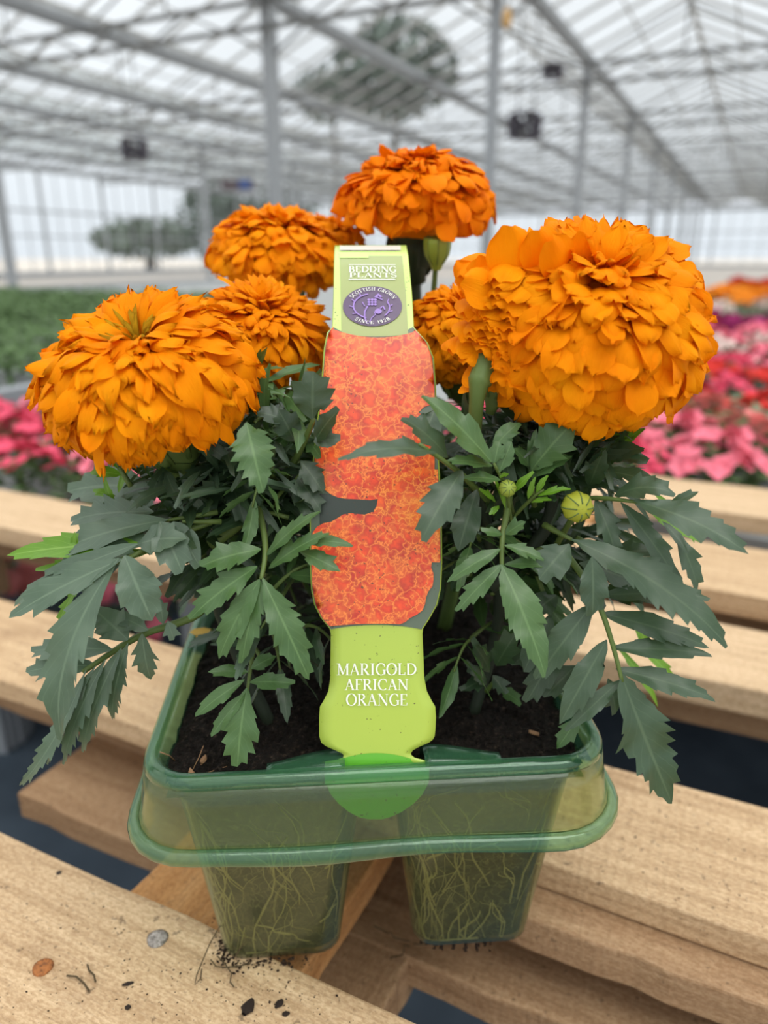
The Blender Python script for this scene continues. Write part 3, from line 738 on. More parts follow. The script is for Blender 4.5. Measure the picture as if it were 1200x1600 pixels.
# ------------------------------------------------------------------ marigold builders
def frame_from(axis, spin=0):
    z = axis.normalized(); x = z.orthogonal().normalized(); x.rotate(Matrix.Rotation(spin, 3, z)); return x, z.cross(x), z
def bloom(parent, c, axis, R, squash, n, L, Wd, seed, ruffle=.25, elev=(.42, .72, .84), thmax=122, narrow=0, hollow=0, drop=0.0, mats=None, notch=.10, curl=.25, jit=.18, grow=(.72, 1.02)):
    """ruffled pompom head: overlapping spoon shaped petals set spirally on a flattened ball"""
    rnd = random.Random(seed); X, Y, Z = frame_from(axis, rnd.random() * 6); b = MB(); c = Vector(c)
    def wv(p): return X * p.x + Y * p.y + Z * p.z
    # receptacle core that the petals grow from
    rows = []
    for i in range(10):
        th = PI * (.03 + .94 * i / 9); rows.append([c + wv(Vector((math.sin(th) * math.cos(a), math.sin(th) * math.sin(a), math.cos(th) * squash))) * R * (.66 if i > 1 else .60 - hollow * .2) for a in [2 * PI * q / 14 for q in range(14)]])
    b.grid(rows, closed=True)
    cm = math.cos(math.radians(thmax)); NU, NV = 8, 6
    for i in range(n):
        f = (i + .5) / n; th = math.acos(1 - f * (1 - cm)) + rnd.gauss(0, .035); ph = i * 2.399963 + rnd.gauss(0, .12)
        st, ct = math.sin(th), math.cos(th)
        S = Vector((st * math.cos(ph), st * math.sin(ph), ct * squash)) * R
        nn = Vector((st * math.cos(ph), st * math.sin(ph), ct / squash)).normalized()
        t = Vector((ct * math.cos(ph), ct * math.sin(ph), -st * squash)).normalized()
        t = (t - nn * t.dot(nn)).normalized()
        sidev = nn.cross(t)
        deg = math.degrees(th)
        if hollow and deg < 13 * hollow: mi = 1
        else: mi = 0
        big = lerp(grow[0], grow[1], min(1, deg / 85)) * rnd.uniform(.78, 1.18)
        if mi: big *= .5
        if hollow and deg < 7 * hollow and i % 3: continue
        wd = R * Wd * (.9 * big + .1) * rnd.uniform(.8, 1.2)
        if mi: wd *= .6
        dl = L * big * (1 + drop * max(0, deg - 75) / 45); thb = max(.0, th - dl); pb = ph + rnd.gauss(0, .10)
        fb = tab([(0, elev[0]), (50, elev[1]), (110, elev[2])], deg) + rnd.gauss(0, .035)
        base = Vector((math.sin(thb) * math.cos(pb), math.sin(thb) * math.sin(pb), math.cos(thb) * squash)) * R * fb
        tip = S * (1 + rnd.gauss(0, jit * .2)) * (.84 if mi else 1) + nn * R * .02
        d = tip - base; ln = d.length; d = d / ln; m = (nn - d * nn.dot(d)).normalized(); s_ = d.cross(m)
        roll = rnd.gauss(0, .30); s_, m = s_ * math.cos(roll) + m * math.sin(roll), m * math.cos(roll) - s_ * math.sin(roll)
        cup = rnd.choice((.35, .5, .2, -.15)) * 1.0; cv = curl * rnd.uniform(-.2, 1.3); bow = rnd.uniform(.02, .12)
        k1, p1, k2, p2 = rnd.uniform(2.2, 4.2), rnd.random() * 6, rnd.uniform(4.5, 7), rnd.random() * 6
        am = ruffle * rnd.uniform(.4, 1.3); nt_ = notch * rnd.uniform(.3, 1.6)
        rows = []; uv = []
        for iu in range(NU + 1):
            u = math.sin(PI / 2 * iu / NU) if iu < NU else 1.0; r_ = []
            k_ = .58 if narrow else .62; q0 = .40 if narrow else .30
            if u < k_: wp = q0 + (1 - q0) * math.sin(PI / 2 * u / k_)
            else: wp = max(.04, 1 - ((u - k_) / (1 - k_)) ** 2.3) ** (.62 if narrow else .5)
            for iv in range(NV + 1):
                v = -1 + 2 * iv / NV
                rag = 1 - nt_ * (u ** 3) * abs(math.sin(k2 * v * .6 + p2)) - .06 * v * v * u
                q = base + d * (ln * u * rag) + s_ * (wd * .5 * wp * v)
                q = q + m * (bow * ln * math.sin(PI * u) - cv * ln * max(0, u - .45) ** 2 * 2.0)
                q = q + m * (-cup * wd * .5 * v * v * wp + am * wd * .5 * (u ** 1.6) * (math.sin(k1 * v + p1) * (.35 + .65 * abs(v)) + .35 * math.sin(k2 * v + p2) * u))
                r_.append(c + wv(q)); uv.append((u, v * .5 + .5))
            rows.append(r_)
        b.grid(rows, uv, mi)
    return b.build('flower_head', mats or [M_petal, M_floret], parent, True), (X, Y, Z)
def calyx(parent, head_obj, c, axis, R, squash, stem_to, dark=False, rs=.0024):
    z = axis.normalized(); base = Vector(c) - z * R * squash * .45
    dirn = (Vector(stem_to) - base).normalized(); b = MB()
    end = base + dirn * R * .85
    n = 10; rad = [R * .34, R * .37, R * .33, R * .22, R * .13, R * .085]
    b.tube([base + dirn * R * .85 * t for t in (0, .2, .4, .62, .82, 1.0)], rad, 14)
    x, y, zz = frame_from(dirn)
    for k in range(8):       # sepal ribs
        a = 2 * PI * k / 8; b.tube([base + dirn * R * .85 * t + (x * math.cos(a) + y * math.sin(a)) * r for t, r in ((0, rad[0]), (.2, rad[1]), (.4, rad[2] * 1.0), (.62, rad[3]))], R * .03, 5)
    b.build('calyx', M_stem_dark if dark else M_stem, head_obj, True)
    return end
def stem(parent, pts, r0, r1, m=M_stem):
    b = MB(); pts = [Vector(p) for p in pts]; out = []
    for i in range(len(pts) - 1):
        for k in range(4):
            t = k / 4; p0 = pts[max(i - 1, 0)]; p1 = pts[i]; p2 = pts[i + 1]; p3 = pts[min(i + 2, len(pts) - 1)]
            out.append(.5 * ((2 * p1) + (p2 - p0) * t + (2 * p0 - 5 * p1 + 4 * p2 - p3) * t * t + (3 * p1 - p0 - 3 * p2 + p3) * t ** 3))
    out.append(pts[-1]); b.tube(out, [lerp(r0, r1, i / (len(out) - 1)) for i in range(len(out))], 8)
    return b.build('stem', m, parent, True)

def leaflet(b, P0, P1, wd, nh, arch=.08, fold=.18, teeth=.22, n=20, seed=0, mi=0, peak=.42, lobes=None, twist=0, bend=0):
    rnd = random.Random(seed); P0 = Vector(P0); P1 = Vector(P1); D = P1 - P0; L = D.length; d = D / L
    nn = (nh - d * nh.dot(d))
    if nn.length < .05: nn = d.orthogonal()
    nn.normalize(); sd_ = d.cross(nn)
    pts = []
    for i in range(n + 1):
        t = i / n; pts.append(P0 + D * t + nn * arch * L * 4 * t * (1 - t) * (.7 + .3 * t) + sd_ * bend * L * 4 * t * (1 - t))
    rows = []; uv = []; ph = rnd.random() * 6; wd = wd * .92; on = {}
    for i in range(n + 1):
        t = i / n; p = pts[i]; tg = (pts[min(i + 1, n)] - pts[max(i - 1, 0)]).normalized(); s_ = tg.cross(nn).normalized(); m_ = s_.cross(tg)
        tw = twist * t; s_, m_ = s_ * math.cos(tw) + m_ * math.sin(tw), m_ * math.cos(tw) - s_ * math.sin(tw)
        a = t / peak if t < peak else (1 - t) / (1 - peak)
        f = (math.sin(PI / 2 * a) ** (.9 if t < peak else .85)) * (1 if t > .06 else .6) + (.05 if t < .1 else 0)
        if i == n: f = 0.0
        r_ = []
        for sgn in (-1, 1):
            if (sgn, i // 2) not in on: on[(sgn, i // 2)] = rnd.choice((0, .35, .7, 1, 1, 1.2))
            act = on[(sgn, i // 2)]
            tooth = 1 + teeth * act * (.60 if (i + (0 if sgn > 0 else 1)) % 2 else -.25) * rnd.uniform(.7, 1.2) * (1 if .12 < t < .97 else 0)
            fwd = act * (.95 if (i + (0 if sgn > 0 else 1)) % 2 else -.1) * L / n * (1 if .1 < t < .97 else 0)
            lb = 1
            if lobes:
                for (lt, ls, la) in lobes:
                    if ls == sgn: lb += la * math.exp(-((t - lt) / .05) ** 2) - la * .35 * math.exp(-((t - lt - .10) / .05) ** 2)
            hw = wd / 2 * f * tooth * lb; z = fold * hw * 1.0; rip = .10 * wd * math.sin(t * 17 + ph + sgn) * f
            e_ = p + s_ * sgn * hw + tg * fwd + m_ * (z + rip); mid = p + s_ * sgn * wd / 2 * f * .5 + tg * fwd * .25 + m_ * (z * .35 + rip * .3 + .02 * wd * f * math.sin(t * 40))
            if sgn < 0: r_ += [e_, mid, p]
            else: r_ += [mid, e_]
        rows.append(r_); uv += [(t, -1), (t, -.5), (t, 0), (t, .5), (t, 1)]
    b.grid(rows, uv, mi)
UPV = Vector((0, 0, 1))
def nrm_hint(up=1, cam_=.8): return (Vector((0, 0, 1)) * up + Vector((0, -1, 0)) * cam_).normalized()
def smooth_pts(pts, k=4):
    pts = [Vector(p) for p in pts]
    if len(pts) < 3: return [pts[0].lerp(pts[-1], i / k) for i in range(k + 1)]
    out = []
    for i in range(len(pts) - 1):
        for q in range(k):
            t = q / k; p0 = pts[max(i - 1, 0)]; p1 = pts[i]; p2 = pts[i + 1]; p3 = pts[min(i + 2, len(pts) - 1)]
            out.append(.5 * ((2 * p1) + (p2 - p0) * t + (2 * p0 - 5 * p1 + 4 * p2 - p3) * t * t + (3 * p1 - p0 - 3 * p2 + p3) * t ** 3))
    out.append(pts[-1]); return out
LEAFSEED = [100]
def leaf(parent, m, rachis, blades, rad=.0011, hint=None, name='leaf', stem_m=None):
    """one compound leaf: rachis [(u,v,Y)...], blades [((u,v,Y) base, (u,v,Y) tip, width in m, options)]"""
    if not rachis and len(blades) > 1:
        for bl in blades: leaf(parent, m, None, [bl], rad, hint, name, stem_m)
        return
    b = MB(); h = hint or nrm_hint()
    if rachis: pts = smooth_pts([at(*p) for p in rachis]); b.tube(pts, [lerp(rad, rad * .5, i / (len(pts) - 1)) for i in range(len(pts))], 6, mi=1)
    for bl in blades:
        opt = dict(bl[3]) if len(bl) > 3 else {}
        LEAFSEED[0] += 1; leaflet(b, at(*bl[0]), at(*bl[1]), bl[2], opt.pop('h', h), seed=LEAFSEED[0], **opt)
    return b.build(name, [m, stem_m or M_stem], parent, True)
def pinnate(parent, m, P0, dirv, L, pairs, lw, rnd, droop=.25, up=UPV, name='leaf', n=10):
    """generic compound leaf growing from P0 along dirv and drooping"""
    b = MB(); d = dirv.normalized(); side = d.cross(up)
    if side.length < .1: side = d.orthogonal()
    side.normalize(); nn = side.cross(d)
    pts = [P0 + d * L * t - UPV * droop * L * t * t for t in [i / 10 for i in range(11)]]
    b.tube(pts, [lerp(.0010, .0004, i / 10) for i in range(11)], 5, mi=1)
    for k in range(pairs):
        t = .25 + .55 * k / max(1, pairs - 1); i = t * 10; p = pts[int(i)].lerp(pts[min(10, int(i) + 1)], i % 1)
        tg = (pts[min(10, int(i) + 1)] - pts[int(i)]).normalized()
        for sg in (-1, 1):
            ll = lw * (1.0 - .25 * abs(t - .5)) * rnd.uniform(.8, 1.15); dd = (tg * rnd.uniform(.55, .9) + side * sg * .8 + nn * rnd.uniform(-.25, .15)).normalized()
            leaflet(b, p, p + dd * ll - UPV * ll * .15, ll * .26, nn, n=n, seed=rnd.randint(0, 9999), arch=.06)
    dd = (pts[10] - pts[9]).normalized(); leaflet(b, pts[9], pts[10] + dd * lw * .9, lw * .30, nn, n=n + 2, seed=rnd.randint(0, 9999))
    return b.build(name, [m, M_stem], parent, True)
def filler(parent, c, rx, ry, rz, n, m, rnd, L=(.014, .03), name='inner_foliage'):
    """thicket of thin young leaf blades around the stems"""
    b = MB(); c = Vector(c)
    for i in range(n):
        d = Vector((rnd.gauss(0, 1), rnd.gauss(0, 1), rnd.gauss(0, 1))).normalized() * rnd.random() ** .5
        p = c + Vector((d.x * rx, d.y * ry, d.z * rz)); q = Vector((rnd.gauss(0, 1), rnd.gauss(0, 1), rnd.gauss(-.1, .6))).normalized()
        ll = rnd.uniform(*L); leaflet(b, p, p + q * ll, ll * rnd.uniform(.12, .26), Vector((rnd.gauss(0, .4), -.5 + rnd.gauss(0, .4), 1)).normalized(), n=6, seed=i, arch=rnd.uniform(-.1, .2), teeth=.4)
    o_ = b.build(name, [m, M_stem], parent, True); o_['kind'] = 'stuff'; return o_
def bud(parent, c, r, axis, m=M_bud, stem_pts=None, open_=False):
    z = axis.normalized(); x, y, z = frame_from(z); b = MB(); rows = []
    prof = [(-1.0, .25), (-.8, .62), (-.45, .92), (0, 1.0), (.45, .90), (.75, .62), (.92, .32), (.93, .02)] if not open_ else [(-1.6, .35), (-1.1, .55), (-.5, .9), (0, 1.0), (.5, 1.02), (.8, .98), (.78, .7), (.6, .02)]
    for hh, rr in prof:
        rows.append([c + z * r * hh + (x * math.cos(a) + y * math.sin(a)) * r * rr * (1 + .05 * math.cos(a * 8)) for a in [2 * PI * q / 32 for q in range(32)]])
    b.grid(rows, closed=True); o_ = b.build('bud', m, parent, True)
    b = MB()
    for k in range(8):
        a = 2 * PI * k / 8; b.tube([c + z * r * hh + (x * math.cos(a) + y * math.sin(a)) * r * rr * 1.02 for hh, rr in prof[1:7]], r * .05, 5)
    b.build('sepal_ribs', M_stem, o_, True)
    if stem_pts: b = MB(); b.tube(smooth_pts(stem_pts), r * .22, 7); b.build('stalk', M_stem, parent, True)
    return o_
def cellc(ix, iy, z=ZR - .005): return tp(.002 + CP * (ix + .5), .002 + CL * (iy + .5), z)
PLAB = {}
def plant(ix, iy, lab):
    r = empty('marigold_plant', cellc(ix, iy)); tag(r, lab, 'marigold plant'); return r

# ---------------- front left plant
P = plant(0, 0, 'front left marigold with a broad feathery orange bloom and a hollow greenish centre'); PFL = P
c = at(236, 594, .262); ax = Vector((-.10, -.42, 1))
h, _ = bloom(P, c, ax, .0385, .74, 520, .36, .205, 1, ruffle=.26, elev=(.42, .66, .80), thmax=126, narrow=1, hollow=1.7, drop=.7, curl=.40, jit=.30, notch=.16, grow=(.66, 1.38))
e = calyx(P, h, c, Vector((-.05, -.1, 1)), .036, .70, at(330, 820, .262))
stem(P, [e, at(268, 740, .262), at(330, 850, .268), at(345, 960, .272), cellc(0, 0, ZR - .012)], .0022, .0028, M_stem_dark)
stem(P, [at(330, 850, .262), at(400, 790, .262), at(425, 700, .270)], .0026, .0016)
rnd = random.Random(42)
Y = .235
leaf(P, M_leaf_pale, [(330, 935, .255), (300, 965, .250), (215, 995, .243), (130, 1050, .236)], [
    ((135, 1045, Y), (30, 1228, .232), .0065, dict(bend=-.10, teeth=.7, n=22)), ((150, 1040, Y), (75, 1195, .233), .0060, dict(teeth=.7, n=18)),
    ((165, 1030, Y), (100, 1195, .232), .0078, dict(teeth=.7, n=20)), ((190, 1012, Y), (130, 1176, .234), .0090, dict(teeth=.6, n=20)),
    ((200, 1005, Y), (176, 1125, .236), .0075, dict(teeth=.6)), ((222, 990, Y), (236, 1062, .238), .0080, dict(teeth=.8, n=10)),
    ((262, 970, .242), (272, 1000, .240), .005, dict(teeth=.9, n=6)), ((255, 975, .243), (252, 935, .245), .005, dict(teeth=.9, n=7)),
    ((175, 1015, .238), (48, 1018, .245), .011, dict(teeth=.6, n=14)), ((150, 1040, .238), (40, 1050, .243), .010, dict(teeth=.6, n=12)),
    ((200, 1000, .240), (145, 950, .246), .012, dict(teeth=.4, n=12)), ((232, 985, .242), (185, 962, .246), .007, dict(teeth=.8, n=9))], rad=.0019)
Y = .228
leaf(P, M_leaf_pale, [(330, 815, .25), (265, 840, .243), (205, 870, .233), (182, 880, Y)], [
    ((185, 872, Y), (97, 1158, .214), .0140, dict(bend=.05, teeth=.45, n=18, arch=.12, peak=.5, fold=.25)),
    ((190, 874, Y), (14, 966, .226), .0120, dict(teeth=.45, n=12, arch=.05)), ((195, 868, Y), (238, 970, .222), .0150, dict(n=12, arch=.1, peak=.5)),
    ((215, 850, .232), (22, 948, .240), .0095, dict(teeth=.3, n=12)), ((210, 862, .236), (118, 962, .245), .004, dict(teeth=.8, n=12, mi=0))], rad=.0013)
leaf(P, M_leaf_young, None, [((215, 848, .240), (10, 868, .243), .0105, dict(n=14, arch=.04)), ((235, 862, .242), (55, 892, .246), .008, dict(n=12, arch=0)),
    ((130, 905, .25), (90, 985, .25), .004, dict(teeth=.9, n=10)), ((118, 880, .242), (117, 830, .242), .003, dict(n=6))])
leaf(P, M_leaf_pale, [(340, 800, .252), (250, 815, .245)], [((262, 812, .245), (75, 872, .243), .012, dict(n=12, arch=.10)), ((255, 838, .243), (70, 900, .236), .010, dict(n=12)),
    ((240, 800, .25), (110, 815, .262), .012, dict(teeth=.7, n=14))])
leaf(P, M_leaf_pale, [(345, 815, .25), (285, 815, .243)], [((250, 815, .24), (285, 895, .232), .0135, dict(n=8, arch=.12, h=Vector((.3, -1, .6)).normalized())), ((215, 850, .238), (292, 842, .234), .012, dict(n=9, arch=.1, teeth=.4)), ((270, 815, .242), (312, 885, .236), .010, dict(n=8))])
leaf(P, M_leaf_mid, [(395, 760, .262), (412, 830, .245), (414, 870, .236), (408, 905, .230)], [
    ((410, 903, .230), (483, 1062, .218), .0115, dict(n=20, teeth=.55, arch=.08, peak=.5)), ((406, 905, .230), (342, 1030, .224), .0100, dict(n=14, teeth=.4)),
    ((408, 908, .230), (378, 1036, .222), .0085, dict(n=14, teeth=.4)), ((402, 885, .233), (296, 968, .226), .0105, dict(n=14, teeth=.4)),
    ((408, 858, .236), (313, 885, .232), .0105, dict(n=12, teeth=.4, peak=.5)), ((416, 868, .236), (500, 798, .232), .0058, dict(n=14, teeth=.4)),
    ((420, 888, .235), (514, 832, .230), .0065, dict(n=14, teeth=.4)), ((470, 845, .233), (552, 852, .229), .0050, dict(n=8, teeth=.3)), ((468, 862, .233), (532, 893, .228), .0070, dict(n=9, teeth=.5))], rad=.0014)
Y = .228
leaf(P, M_leaf_mid, [(400, 990, .245), (392, 1040, .236), (385, 1090, .229)], [
    ((386, 1075, .229), (371, 1198, .218), .0120, dict(n=14, teeth=.5, peak=.55, lobes=[(.45, 1, .3), (.5, -1, .4)])), ((384, 1082, Y), (330, 1152, .222), .0055, dict(n=10)), ((382, 1062, Y), (305, 1120, .224), .0062, dict(n=10, lobes=[(.6, 1, .3)])),
    ((388, 1050, .232), (325, 1050, .230), .0052, dict(n=8)), ((390, 1066, .231), (461, 1068, .228), .0068, dict(n=9)), ((392, 1045, .234), (432, 1025, .236), .006, dict(n=8))], rad=.001)
leaf(P, M_leaf_mid, [(420, 640, .27), (398, 660, .262)], [((385, 660, .245), (411, 770, .232), .0135, dict(n=18, teeth=.55, peak=.4, arch=.1))], name='leaf')
leaf(P, M_leaf_dark, [(440, 760, .272), (475, 690, .262), (490, 655, .256)], [((488, 655, .255), (490, 580, .258), .0150, dict(n=9, teeth=.5, peak=.45)), ((492, 690, .253), (531, 640, .250), .009, dict(n=7)), ((490, 690, .252), (532, 688, .252), .0085, dict(n=7)),
    ((460, 690, .262), (435, 640, .262), .011, dict(n=8)), ((455, 660, .264), (400, 645, .262), .009, dict(n=9, arch=.1))], rad=.0016)
leaf(P, M_leaf_dark, [(420, 800, .27), (470, 740, .262)], [((465, 745, .258), (502, 800, .25), .008, dict(n=8, teeth=.8)), ((470, 720, .258), (505, 770, .252), .009, dict(n=9, teeth=.7)), ((460, 760, .26), (490, 810, .25), .008, dict(n=7)), ((360, 745, .262), (384, 822, .25), .009, dict(n=9, teeth=.4)), ((345, 745, .262), (322, 818, .25), .007, dict(n=9)),
    ((330, 760, .262), (240, 775, .26), .006, dict(n=10, teeth=.3)), ((365, 740, .262), (300, 805, .252), .007, dict(n=9)), ((300, 740, .262), (365, 730, .26), .006, dict(n=9))])
leaf(P, M_leaf_young, [(205, 760, .262), (180, 720, .262), (165, 690, .262)], [((190, 742, .262), (140, 738, .262), .0055, dict(n=7)), ((192, 735, .262), (165, 705, .262), .004, dict(n=6)), ((180, 775, .262), (145, 768, .262), .004, dict(n=6)), ((185, 810, .262), (160, 740, .262), .0028, dict(n=6)),
    ((200, 800, .265), (150, 830, .262), .004, dict(n=6)), ((185, 770, .265), (210, 715, .265), .004, dict(n=6))])
leaf(P, M_leaf_pale, [(300, 780, .285), (220, 770, .285)], [((230, 760, .288), (105, 768, .29), .020, dict(n=12, teeth=.7)), ((240, 740, .288), (200, 690, .29), .012, dict(n=9)), ((240, 785, .288), (140, 820, .288), .015, dict(n=10, teeth=.8)), ((250, 740, .285), (215, 800, .28), .012, dict(n=9)), ((270, 730, .285), (240, 690, .285), .010, dict(n=9))])
leaf(P, M_leaf_dark, [(330, 860, .27), (290, 880, .268)], [((300, 880, .262), (262, 935, .256), .0075, dict(n=8)), ((330, 880, .265), (265, 930, .262), .006, dict(n=8)), ((340, 870, .262), (310, 935, .256), .008, dict(n=8))])
for i in range(18):
    a = rnd.uniform(-PI, PI); zc = rnd.uniform(.03, .11); st = lerp(.2, .6, rnd.random())
    p0 = cellc(0, 0, ZR - .008) + Vector((rnd.gauss(0, .006), rnd.gauss(.006, .006), zc))
    d = Vector((math.cos(a), math.sin(a) * .8 + .25, st))
    if d.x > .3: d.x *= .4
    pinnate(P, rnd.choice((M_leaf_dark, M_leaf_dark, M_leaf, M_leaf_mid)), p0, d, rnd.uniform(.026, .040), 3, rnd.uniform(.018, .026), rnd, droop=rnd.uniform(.3, .9))
filler(P, at(370, 770, .275), .030, .022, .030, 330, M_leaf_dark, rnd)
filler(P, at(350, 735, .262), .032, .015, .010, 120, M_leaf, rnd, (.010, .024))
filler(P, at(430, 660, .285), .020, .02, .022, 90, M_leaf_mid, rnd)
leaf(P, simple('yellowed_leaf', (.42, .27, .04), .6, .3), None, [((296, 988, .30), (345, 995, .292), .006, dict(n=6, teeth=.1))])

# ---------------- front right plant
P = plant(1, 0, 'front right marigold with the largest, dome shaped orange bloom and small buds'); PFR = P
c = at(919, 511, .272); ax = Vector((.06, -.62, 1))
h, _ = bloom(P, c, ax, .0427, .80, 640, .34, .26, 2, ruffle=.24, elev=(.42, .74, .84), thmax=140, curl=.40, jit=.2, notch=.08, mats=[M_petal, M_floret])
# the loose upright petals that stand above the left shoulder of the bloom
b = MB()
def big_petal(b, P0, P1, wd, h_, cup=.3, ruf=.1, seed=0):
    r_ = random.Random(seed); D = P1 - P0; L = D.length; d = D / L; m_ = (h_ - d * h_.dot(d)).normalized(); s_ = d.cross(m_); rows = []; uv = []
    for i in range(11):
        u = i / 10; wp = (.35 + .65 * math.sin(PI / 2 * min(1, u * 1.3))) * (1 if u < .66 else math.sqrt(max(0, 1 - ((u - .66) / .36) ** 2)) * .94 + .06); row = []
        for j in range(9):
            v = -1 + j / 4; row.append(P0 + d * L * u * (1 - .05 * v * v) + s_ * wd / 2 * wp * v + m_ * (-cup * wd / 2 * v * v * wp + .10 * L * math.sin(PI * u) + ruf * wd * u * math.sin(4 * v + seed) * .5)); uv.append((u, v * .5 + .5))
        rows.append(row)
    b.grid(rows, uv)
F = Vector((0, -1, .35)).normalized()
for k, (u0, v0, u1, v1, y0, y1, wd) in enumerate(((800, 460, 792, 352, .262, .252, .0165), (850, 440, 838, 358, .262, .250, .0150), (880, 450, 862, 372, .262, .246, .0140), (770, 480, 712, 408, .262, .258, .009), (760, 470, 748, 400, .262, .256, .012), (905, 430, 905, 362, .262, .256, .010), (790, 470, 722, 440, .258, .250, .014))):
    big_petal(b, at(u0, v0, y0), at(u1, v1, y1), wd, F, .15, .14, k)
# rounded left shoulder
for k in range(46):
    r_ = random.Random(k + 5); fr = r_.random(); u1 = lerp(700, 800, r_.random() ** .8); v1 = lerp(430, 615, fr) ; 
    uu = u1 + r_.uniform(25, 50); vv = v1 - r_.uniform(20, 45)
    edge = tab([(430, 722), (470, 705), (520, 697), (560, 710), (600, 735), (620, 760)], v1)
    if u1 < edge: u1 = edge
    dep = .258 - .012 * (u1 - 697) / 100
    big_petal(b, at(uu, vv, dep + .012), at(u1, v1, dep), r_.uniform(.010, .015), (F + Vector((-.5, 0, 0))).normalized(), r_.uniform(.1, .5), .12, k)
b.build('loose_petals', M_petal, h, True)
e = calyx(P, h, at(790, 560, .270), Vector((.15, -.1, 1)), .018, .70, at(748, 700, .266))
b = MB(); pa = [at(762, 560, .258), at(752, 590, .255), at(748, 602, .254), at(745, 625, .254), at(743, 650, .256), at(740, 700, .262)]
b.tube(smooth_pts(pa), [tab([(0, .0040), (.3, .0042), (.42, .0034), (.6, .0026), (1, .0024)], i / 20) for i in range(21)], 12)
b.build('stem', M_stem, P, True)
stem(P, [pa[-1], at(760, 820, .272), at(780, 960, .278), cellc(1, 0, ZR - .012)], .0024, .0026, M_stem_dark)
stem(P, [at(765, 920, .266), at(850, 830, .272), at(868, 720, .275), at(880, 640, .275)], .0028, .0022, M_stem_dark)
rnd = random.Random(77)
Y = .228
leaf(P, M_leaf, [(880, 860, .25), (910, 900, .24), (938, 950, .231), (958, 1010, .226), (972, 1065, .222)], [
    ((970, 1050, .223), (1050, 1256, .212), .0180, dict(n=22, teeth=.45, peak=.45, arch=.05, lobes=[(.42, 1, .30)], bend=.03)),
    ((940, 958, .231), (1108, 1012, .226), .0098, dict(n=14, teeth=.25, arch=.06)), ((955, 1012, .227), (1110, 1022, .222), .0078, dict(n=12, teeth=.3, arch=.05)),
    ((962, 1045, .226), (1116, 1092, .218), .0085, dict(n=14, teeth=.35, arch=.06)), ((925, 945, .231), (836, 1062, .226), .0115, dict(n=12, teeth=.2, h=Vector((-.4, -1, .5)).normalized())),
    ((948, 1000, .228), (874, 1132, .220), .0105, dict(n=12, teeth=.15, arch=.08, h=Vector((-.4, -1, .5)).normalized())), ((970, 1062, .225), (884, 1143, .220), .0065, dict(n=10, teeth=.1)),
    ((925, 870, .232), (925, 962, .226), .0105, dict(n=10, teeth=.3, peak=.5))], rad=.0014)
leaf(P, M_leaf, [(850, 820, .252), (893, 843, .242)], [((893, 843, .240), (1137, 1010, .216), .0150, dict(n=24, teeth=.40, peak=.5, arch=.10, bend=-.02)),
    ((890, 850, .240), (842, 905, .234), .0125, dict(n=9, teeth=.45, peak=.5)), ((905, 880, .245), (1030, 930, .245), .011, dict(n=12)), ((940, 930, .24), (1110, 935, .236), .0085, dict(n=12, teeth=.5))], rad=.0013)
leaf(P, M_leaf, [(880, 785, .262), (930, 778, .248), (1000, 785, .236)], [((990, 782, .236), (1170, 866, .216), .0125, dict(n=18, teeth=.45, peak=.45, arch=.10, lobes=[(.6, 1, .3)])),
    ((970, 785, .240), (1064, 918, .230), .0088, dict(n=14, teeth=.3, arch=.05)), ((930, 780, .248), (962, 868, .238), .0082, dict(n=10, teeth=.6)), ((960, 775, .245), (1056, 772, .235), .010, dict(n=10, arch=.25, teeth=.4)),
    ((1045, 790, .24), (1092, 768, .238), .004, dict(n=6)), ((1058, 835, .238), (1090, 922, .230), .0072, dict(n=10, teeth=.6)), ((1035, 815, .24), (1075, 865, .232), .004, dict(n=6))], rad=.0012)
leaf(P, M_leaf_dark, [(900, 840, .26), (940, 860, .258)], [((925, 868, .255), (1030, 862, .248), .0085, dict(n=11, teeth=.6)), ((935, 895, .255), (1045, 895, .25), .0085, dict(n=11, teeth=.6)), ((930, 925, .25), (1040, 935, .245), .010, dict(n=12, teeth=.3)), ((1010, 860, .252), (1065, 925, .244), .006, dict(n=8, teeth=.7))])
leaf(P, M_leaf_young, None, [((1000, 785, .255), (1093, 848, .245), .0085, dict(n=11, teeth=.3)), ((940, 720, .275), (1008, 668, .27), .0060, dict(n=10, teeth=.2)), ((940, 690, .28), (985, 648, .278), .012, dict(n=7)),
    ((1020, 770, .252), (1085, 845, .25), .005, dict(n=8)), ((985, 960, .27), (1010, 1010, .27), .006, dict(n=6)), ((1000, 1010, .275), (1060, 1075, .275), .0055, dict(n=8)), ((960, 1005, .27), (1028, 1105, .27), .0045, dict(n=8))])
leaf(P, M_leaf_dark, None, [((930, 720, .262), (1005, 700, .255), .010, dict(n=8)), ((960, 705, .262), (1010, 725, .255), .010, dict(n=7)), ((920, 760, .258), (945, 700, .25), .0085, dict(n=8, teeth=.2)), ((915, 700, .26), (955, 665, .255), .007, dict(n=8, teeth=.6)), ((940, 735, .255), (1045, 765, .24), .0075, dict(n=10, teeth=.5)), ((890, 690, .262), (950, 655, .258), .006, dict(n=8, teeth=.6))])
